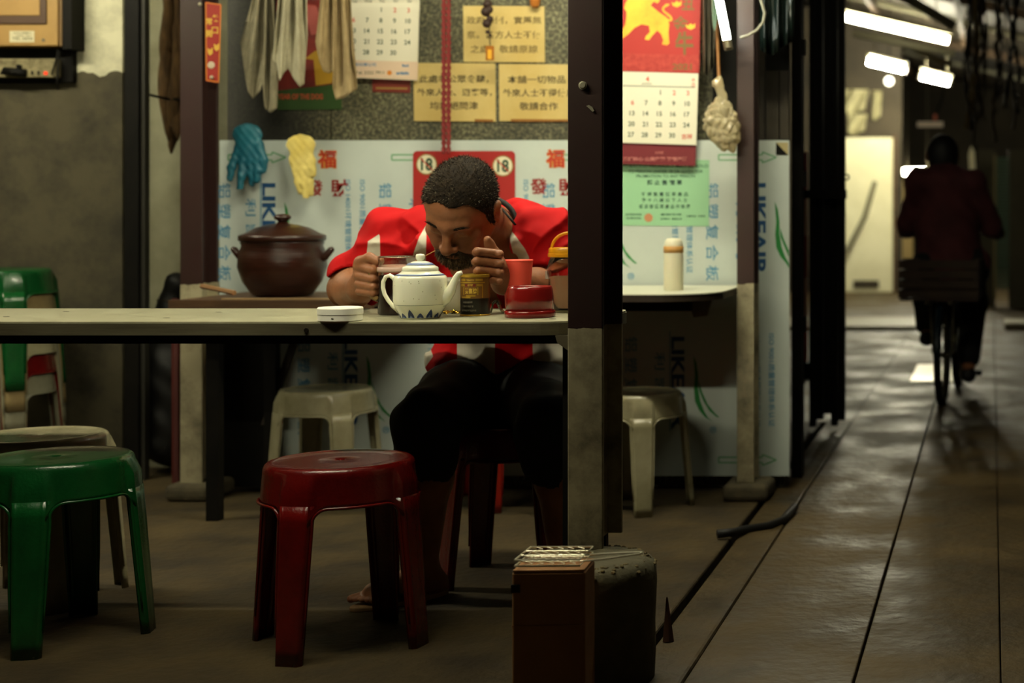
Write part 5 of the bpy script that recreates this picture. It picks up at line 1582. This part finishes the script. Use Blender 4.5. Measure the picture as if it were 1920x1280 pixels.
# folding gate at the end of the stall
g1 = thing('gate_post', 'narrow black steel gate post at the edge of the printed panel', 'post', (-.73, 6.05, 0))
bx('shaft', (W(1484, 0, 6.05).x, 6.05, 0), (W(1503, 0, 6.05).x, 6.13, 2.6), M_black, g1)
for z in (.55, 1.1, 1.6): bx('hinge', (W(1503, 0, 6.05).x, 6.06, z), (W(1503, 0, 6.05).x + .012, 6.1, z + .06), M_black, g1)
g2 = thing('folding_gate', 'black folded steel gate leaves standing at the alley mouth', 'gate', (-.76, 7.3, 0))
for i in range(5):
    a, b_ = 1517 + i * 13.6, 1529.5 + i * 13.6
    Yg_ = 7.3 + (.03 if i % 2 else 0)
    bx('leaf', (W(a, 0, Yg_).x, Yg_, .02 + .03 * (i % 3)), (W(b_, 0, Yg_).x, Yg_ + .05, 2.6), M_black, g2)
obj('ring', MB().tube([Vector((W(1587, 0, 7.29).x + .012 * math.cos(a), 7.29, W(0, 332, 7.29).z + .012 * math.sin(a))) for a in [2 * PI * i / 14 for i in range(15)]], .004, 6), M_black, g2)
bx('cross_bar', (W(1484, 0, 7.2).x, 7.24, 1.06), (W(1585, 0, 7.2).x, 7.28, 1.10), M_black, g2)
wp = thing('striped_pole', 'thin red and white pole seen through the gate gap', 'pole', (W(1507, 0, 9.5).x, 9.5, 0))
for k in range(5):
    bx('band', (W(1501, 0, 9.5).x, 9.5, .25 * k + .1), (W(1514, 0, 9.5).x, 9.53, .25 * (k + 1) + .1), mat('pole_pink', '#b88a74', .5) if k % 2 else mat('pole_red', '#8a2a20', .5), wp)
bx('foot', (W(1496, 0, 9.5).x, 9.47, 0), (W(1519, 0, 9.5).x, 9.56, .1), M_black, wp)

# ================================================================== far alley
DY = 19.0
d1 = struct('door_1', MB().box((W(1580, 0, DY).x, DY, 0.0), (W(1674, 0, DY).x, DY + .06, W(0, 258, DY).z)), mat('pale_door', '#dcd8b6', .55, col2='#c8c39f', scale=1.5), bevel=.01)
bx('frame', (W(1674, 0, DY).x, DY - .01, 0), (W(1681, 0, DY).x, DY + .08, W(0, 252, DY).z), M_beam, d1)
bx('kick_plate', (W(1600, 0, DY).x, DY - .012, .05), (W(1648, 0, DY).x, DY, .14), M_far, d1)
setp(obj('door_line_stick', MB().tube([W(1588, 470, DY - .12), W(1622, 405, DY - .05), W(1641, 340, DY - .02)], .03, 6), mat('door_line_grey', '#6e6a54', .8)), 'grey stick added as the dark diagonal line on the pale far door', 'stick')  # added piece that draws the dark diagonal line across the door
struct('wall_far_left', MB().box((-4.0, DY + .08, 0), (W(1690, 0, DY).x, DY + .2, 3.4)), M_far)
for (x0, y0, x1, y1, lab) in ((1584, 168, 1628, 210, 'large pale plastic sheet above the far door'), (1636, 170, 1653, 222, 'narrow pale plastic sheet above the far door'), (1590, 214, 1626, 250, 'small crumpled plastic sheet just over the pale far door')):
    def fn(u, v, x0=x0, y0=y0, x1=x1, y1=y1):
        k = 1 - .25 * v * (u > .5)
        return W(x0 + (x1 - x0) * u * (1 - .15 * v), y0 + (y1 - y0) * v + 4 * math.sin(5 * u) * v, DY + .05 + .03 * math.sin(9 * u + 5 * v))
    setp(obj('plastic_sheet', MB().grid(fn, 14, 10), mat('pale_tarp', '#a8a27c', .6, col2='#7e7858', scale=5), smooth=True, solid=.01), lab, 'sheet')
setp(obj('lit_doorway_panel', MB().box((W(1682, 0, 25).x, 25, 0), (W(1712, 0, 25).x, 25.1, W(0, 338, 25).z)), mat('lit_doorway_tone', '#c9ae74', .6), bevel=.02), 'cream panel coloured as a lit doorway behind the cyclist', 'panel')  # light of a doorway put into the warm panel colour
wbulb = thing('hanging_bulb', 'small round white bulb below the short tubes', 'lamp', W(1667, 152, 18))
obj('bulb', MB().ball(W(1667, 152, 18), .05, 12), mat('bulb_glow', (1, .98, .85, 1), .5, emit=3), wbulb, smooth=True)
qb = W(1667, 144, 18); obj('flex', MB().tube([qb, Vector((qb.x, qb.y, roof_at(qb.x)))], .008, 5), M_black, wbulb)
sb = thing('sign_board', 'thin white hanging strip with a red tag above the cyclist', 'sign', W(1745, 232, 16))
obj('strip', MB().box((W(1720, 0, 16).x, 16, W(0, 238, 16).z), (W(1768, 0, 16).x, 16.02, W(0, 228, 16).z)), mat('pale_strip', '#e4d4c4', .5), sb)
obj('tag', MB().box((W(1750, 0, 16).x, 15.99, W(0, 226, 16).z), (W(1757, 0, 16).x, 16.0, W(0, 214, 16).z)), mat('red_tag', '#b04a20', .5), sb)
obj('cord', MB().tube([W(1755, 216, 16), W(1768, 180, 16), W(1770, 60, 16)], .012, 5), M_black, sb)

rb = thing('shuttered_hut', 'grey hut with a green louvred shutter at the far end of the alley', 'hut', (W(1870, 0, 16).x, 16, 0))
bx('hut_wall', (W(1832, 0, 16).x, 16, 0), (W(1866, 0, 16).x, 16.3, W(0, 280, 16).z), mat('grey_hut', '#4a4634', .8, col2='#3a3628', scale=2), rb)
bx('hut_wall', (W(1891, 0, 16).x, 16, 0), (.66, 16.3, W(0, 280, 16).z), mat('grey_hut', ''), rb)
bx('shutter_frame', (W(1863, 0, 16).x, 15.97, .1), (W(1868, 0, 16).x, 16.02, W(0, 290, 16).z), mat('hut_trim', '#7a7250', .7), rb)
for i in range(40):
    z = .2 + i * .033
    bx('slat', (W(1868, 0, 16).x, 15.99, z), (W(1892, 0, 16).x, 16.01, z + .022), mat('shutter_green', '#3d5a48', .6), rb)
pb = thing('pale_banner', 'narrow pale banner on a pole beside the cyclist\'s shoulder', 'banner', Vector((W(1824, 0, 15.5).x, 15.5, 0)))
obj('cloth', MB().prism([W(a, b, 15.5) for a, b in ((1818, 330), (1816, 290), (1821, 273), (1827, 285), (1830, 330))], (0, .02, 0)), mat('banner_white', '#e4deba', .5), pb)
obj('pole', MB().tube([(W(1830, 0, 15.53).x, 15.53, 0), W(1830, 270, 15.53)], .012, 6), M_black, pb)
setp(obj('pale_step', MB().box((.10, 13.2, .0), (.6, 13.7, .06)), mat('pale_step', '#a8a48e', .6), bevel=.01), 'low pale step against the dark alley wall', 'step')
setp(obj('reflection_plate', MB().box((W(1700, 690, 9).x, 9.3, .0012), (W(1760, 690, 9).x + .1, 10.3, .008)), mat('reflection_steel', '#8f8a74', .3, metal=.6), bevel=.004), 'smooth steel plate added as a tube reflection on the alley floor by the bicycle', 'plate')  # added bright plate standing in for a lamp reflection on the floor
# hanging tangle of cables and dry creepers along the alley
rnd = random.Random(21)
M_vine = mat('dry_creeper', '#3a2f1c', .9, col2='#261e11', scale=6)
for k in range(20):
    x0 = rnd.uniform(1800, 1918); Yv = rnd.uniform(8.5, 12)
    yb = rnd.uniform(140, 275) if x0 > 1820 else rnd.uniform(200, 260)
    n = 26
    pts = [W(x0 + 5 * math.sin(i * .35 + k) * (.4 + i / n) + rnd.uniform(-2.5, 2.5), -60 + (yb + 60) * i / (n - 1), Yv + .15 * math.sin(i * .4 + k)) for i in range(n)]
    setp(obj('hanging_cable', MB().tube(pts, [rnd.uniform(.004, .013) for _ in range(n)], 6), M_vine if k % 3 else M_black, smooth=True), 'twisted dry brown creeper hanging in the dark above the cyclist' if k % 3 else 'black cable hanging among the dry creepers above the alley', 'creeper' if k % 3 else 'cable', 'cables hanging above the alley')
rp2 = thing('twisted_rope', 'thick twisted tan rope hanging under the sloping alley roof', 'rope', W(1815, 200, 10.5))
for k in range(3):
    pts = []
    for i in range(70):
        t = i / 69; a = t * 26 + k * 2 * PI / 3
        cx = 1826 + 6 * math.sin(t * 3) - 14 * max(0, t - .55) / .45; py = -50 + 290 * t
        pts.append(W(cx, py, 10.5) + Vector((.012 * math.cos(a), .012 * math.sin(a), 0)))
    obj('strand', MB().tube(pts, .011, 6), mat('tan_rope', '#6e5b34', .9), rp2, smooth=True)
for i, (x0, y0, x1, y1, Yv) in enumerate(((1690, -10, 1790, 50, 11.0), (1600, 62, 1790, 100, 14.5), (1700, 88, 1785, 122, 16))):
    setp(obj('roof_pipe', MB().tube([W(x0, y0, Yv), W(x1, y1, Yv)], .035, 8), M_pale_beam, smooth=True), ('pale pipe crossing under the roof in front of the long tube', 'pale pipe under the roof just below the long tube', 'short pale pipe above the cyclist\'s tube lamp')[i], 'pipe', 'pipes under the alley roof')

# ================================================================== bicycle and rider
BY = 8.60
by = thing('bicycle', 'small-wheeled bicycle with a brown crate riding away down the alley', 'bicycle', (W(1776, 0, 8.47).x, BY, 0), rz=math.radians(-4))
M_frame = mat('blue_black_frame', '#10202a', .35)
M_tyre = mat('tyre', '#0c0b0a', .8)
def wheel(y):
    R_ = .255
    t = obj('wheel', MB().tube([(0, y + R_ * math.cos(a), R_ + .003 + (R_ - .0) * math.sin(a) * 1.0) for a in [2 * PI * i / 36 for i in range(37)]], .02, 8, caps=False), M_tyre, by, local=True, smooth=True)
    obj('rim', MB().tube([(0, y + .228 * math.cos(a), R_ + .003 + .228 * math.sin(a)) for a in [2 * PI * i / 36 for i in range(37)]], .008, 6, caps=False), M_cap, t, local=True, smooth=True)
    mb = MB()
    for i in range(18):
        a = 2 * PI * i / 18
        mb.tube([((-1) ** i * .02, y, R_), (0, y + .226 * math.cos(a), R_ + .003 + .226 * math.sin(a))], .0012, 4)
    mb.tube([(-.035, y, R_), (.035, y, R_)], .015, 8)
    obj('spokes', mb, M_cap, t, local=True)
wheel(-.30); wheel(.62)
obj('frame', MB().tube([(0, .1, .28), (0, -.06, .70)], .016, 8).tube([(0, .1, .28), (0, .44, .62)], .018, 8).tube([(0, -.02, .55), (0, .44, .66)], .015, 8).tube([(.04, -.30, .255), (.03, .1, .28)], .01, 6).tube([(-.04, -.30, .255), (-.03, .1, .28)], .01, 6).tube([(.04, -.30, .255), (.0, -.05, .62)], .009, 6).tube([(-.04, -.30, .255), (0, -.05, .62)], .009, 6), M_frame, by, local=True, smooth=True)
obj('fork', MB().tube([(0, .43, .80), (0, .48, .52)], .015, 8).tube([(.05, .62, .255), (.04, .49, .54)], .01, 6).tube([(-.05, .62, .255), (-.04, .49, .54)], .01, 6), M_frame, by, local=True, smooth=True)
obj('handlebar', MB().tube([(-.26, .28, .86), (-.2, .38, .88), (0, .43, .84), (.2, .38, .88), (.26, .28, .86)], .012, 8), M_cap, by, local=True, smooth=True)
obj('saddle', MB().ball((0, -.1, .715), .1, 14, sx=.85, sy=1.15, sz=.35), M_black, by, local=True, smooth=True)
obj('crank', MB().tube([(-.03, .1, .28), (.03, .1, .28)], .05, 14).tube([(-.08, .1, .28), (-.08, .16, .43)], .01, 6).tube([(.08, .1, .28), (.08, .04, .13)], .01, 6), M_cap, by, local=True)
for s_, y, z in ((-1, .16, .43), (1, .04, .13)):
    obj('pedal', MB().box((s_ * .13 - .05, y - .04, z - .012), (s_ * .13 + .05, y + .04, z + .012)), M_black, by, local=True)
obj('mudguard', MB().tube([(0, -.30 + .285 * math.cos(a), .258 + .285 * math.sin(a)) for a in [PI * (.25 + .75 * i / 14) for i in range(15)]], .018, 6), M_frame, by, local=True, smooth=True)
obj('rear_rack', MB().tube([(-.06, -.52, .535), (-.06, -.06, .535)], .007, 6).tube([(.06, -.52, .535), (.06, -.06, .535)], .007, 6).tube([(.05, -.3, .26), (.06, -.32, .535)], .006, 6).tube([(-.05, -.3, .26), (-.06, -.32, .535)], .006, 6), M_cap, by, local=True)
M_crate = mat('brown_crate', '#3a2818', .7, col2='#2b1c10', scale=8)
cr = obj('crate', MB().box((-.20, -.50, .545), (.20, -.20, .555)), M_crate, by, local=True)
for z in (.56, .61, .66, .71):
    mb = MB(); mb.box((-.205, -.505, z), (.205, -.493, z + .042)); obj('slat', mb, M_crate, cr, local=True)
    mb = MB(); mb.box((-.205, -.207, z), (.205, -.195, z + .042)); obj('slat', mb, M_crate, cr, local=True)
    for x in (-.205, .193):
        mb = MB(); mb.box((x, -.493, z), (x + .012, -.207, z + .042)); obj('slat', mb, M_crate, cr, local=True)

rd = thing('person', 'cyclist in maroon top and black trousers seen from behind', 'person', (W(1776, 0, 8.47).x, 8.55, 0))
D = 8.5
V8 = lambda px, py, d=D: np.array(W(px, py, d))
R8 = Field((-.62, 8.15, .05), (.22, 9.2, 1.45), .008)
sh1, sh2 = V8(1722, 342), V8(1824, 342)
R8.chain([V8(1782, 492), V8(1776, 420, 8.55), V8(1772, 350, 8.58)], [.14, .14, .12], .05)
R8.cap(sh1, sh2, .055, k=.05)
R8.chain([V8(1771, 330, 8.6), V8(1768, 306, 8.62)], [.05, .05], .03)
R8.ell(V8(1768, 290, 8.62), (.076, .09, .098), k=.02)
R8.ell(V8(1768, 300, 8.68), (.055, .05, .06), k=.02)
R8.cap(V8(1768, 298, 8.7), V8(1768, 302, 8.73), .01, k=.01)
for s_ in (-1, 1): R8.ell(V8(1768 + s_ * 28, 292, 8.62), (.01, .02, .03), k=.008)
el1, el2 = V8(1704, 418, 8.62), V8(1858, 425, 8.62)
hd1, hd2 = np.array((W(1776, 0, 8.47).x - .25, 8.90, .875)), np.array((W(1776, 0, 8.47).x + .27, 8.88, .875))
for sh, el, hd, sg in ((sh1, el1, hd1, -1), (sh2, el2, hd2, 1)):
    R8.chain([sh, el, hd], [.048, .042, .03], .03)
    R8.ell(hd + np.array((0, .03, .005)), (.03, .045, .022), k=.02)
    for j in range(4):
        b0 = hd + np.array((sg * (-.03 + .02 * j), .06, .012))
        R8.chain([b0, b0 + np.array((0, .03, -.01)), b0 + np.array((0, .025, -.035))], [.011, .01, .009], .006)
    R8.chain([hd + np.array((-sg * .025, .03, 0)), hd + np.array((-sg * .045, .055, -.02))], [.012, .01], .008)
hipL, hipR = V8(1758, 492, 8.52), V8(1808, 492, 8.52)
kn1, kn2 = V8(1738, 555, 8.80), V8(1824, 568, 8.78)
an1, an2 = V8(1738, 618, 8.70), V8(1816, 686, 8.62)
for hp, kn, an in ((hipL, kn1, an1), (hipR, kn2, an2)):
    R8.chain([hp, kn], [.085, .062], .03)
    R8.chain([kn, an], [.058, .036], .03)
    R8.chain([an + np.array((0, -.03, -.03)), an + np.array((0, .10, -.045)), an + np.array((0, .16, -.05))], [.03, .032, .026], .02)
sdf_obj('body', R8.mesh(1), M_skin, rd)
T8 = Field((-.66, 8.15, .55), (.26, 9.2, 1.3), .008)
T8.chain([V8(1782, 490), V8(1776, 420, 8.55), V8(1772, 350, 8.58)], [.165, .165, .14], .05)
T8.cap(sh1, sh2, .07, k=.05)
T8.cap(V8(1735, 494, 8.48), V8(1832, 494, 8.48), .075, k=.04)
for sh, el, hd in ((sh1, el1, hd1), (sh2, el2, hd2)):
    T8.chain([sh, el, el * .35 + hd * .65], [.064, .058, .05], .03)
X8, Y8, Z8 = T8.coords(); T8.D += (.006 * np.sin(Z8 * 35 + X8 * 30) * np.sin(X8 * 22 + Z8 * 14)).astype(np.float32)
T8.cap(V8(1768, 314, 8.62), V8(1768, 270, 8.66), .07, .08, .01, True)
sdf_obj('maroon_top', T8.mesh(2), mat('maroon_cloth', '#522224', .85, col2='#42191b', scale=10), rd)
L8 = Field((-.62, 8.2, .1), (.1, 9.1, .8), .008)
L8.cap(V8(1758, 500, 8.5), V8(1808, 500, 8.5), .14, k=.05)
for hp, kn, an in ((hipL, kn1, an1), (hipR, kn2, an2)):
    L8.chain([hp, kn], [.105, .08], .03); L8.chain([kn, kn * .15 + an * .85], [.08, .062], .03)
sdf_obj('trousers', L8.mesh(1), mat('black_trouser_cloth', '#0e0c0c', .9), rd)
H8 = Field(V8(1768, 286, 8.6) - np.array((.13, .15, .15)), V8(1768, 286, 8.6) + np.array((.13, .15, .15)), .007)
H8.ell(V8(1768, 286, 8.605), (.086, .095, .100), k=.02); H8.ell(V8(1769, 306, 8.58), (.07, .06, .07), k=.03)
sdf_obj('hair', H8.mesh(1), mat('black_hair', '#090807', .6), rd)
for an in (an1, an2):
    c = an + np.array((0, .05, -.05))
    H9 = Field(c - np.array((.08, .16, .06)), c + np.array((.08, .16, .08)), .006)
    H9.cap(c + np.array((0, -.08, .005)), c + np.array((0, .10, 0)), .042, .04, .02)
    sdf_obj('shoe', H9.mesh(1), mat('dark_shoe', '#141010', .6), rd)
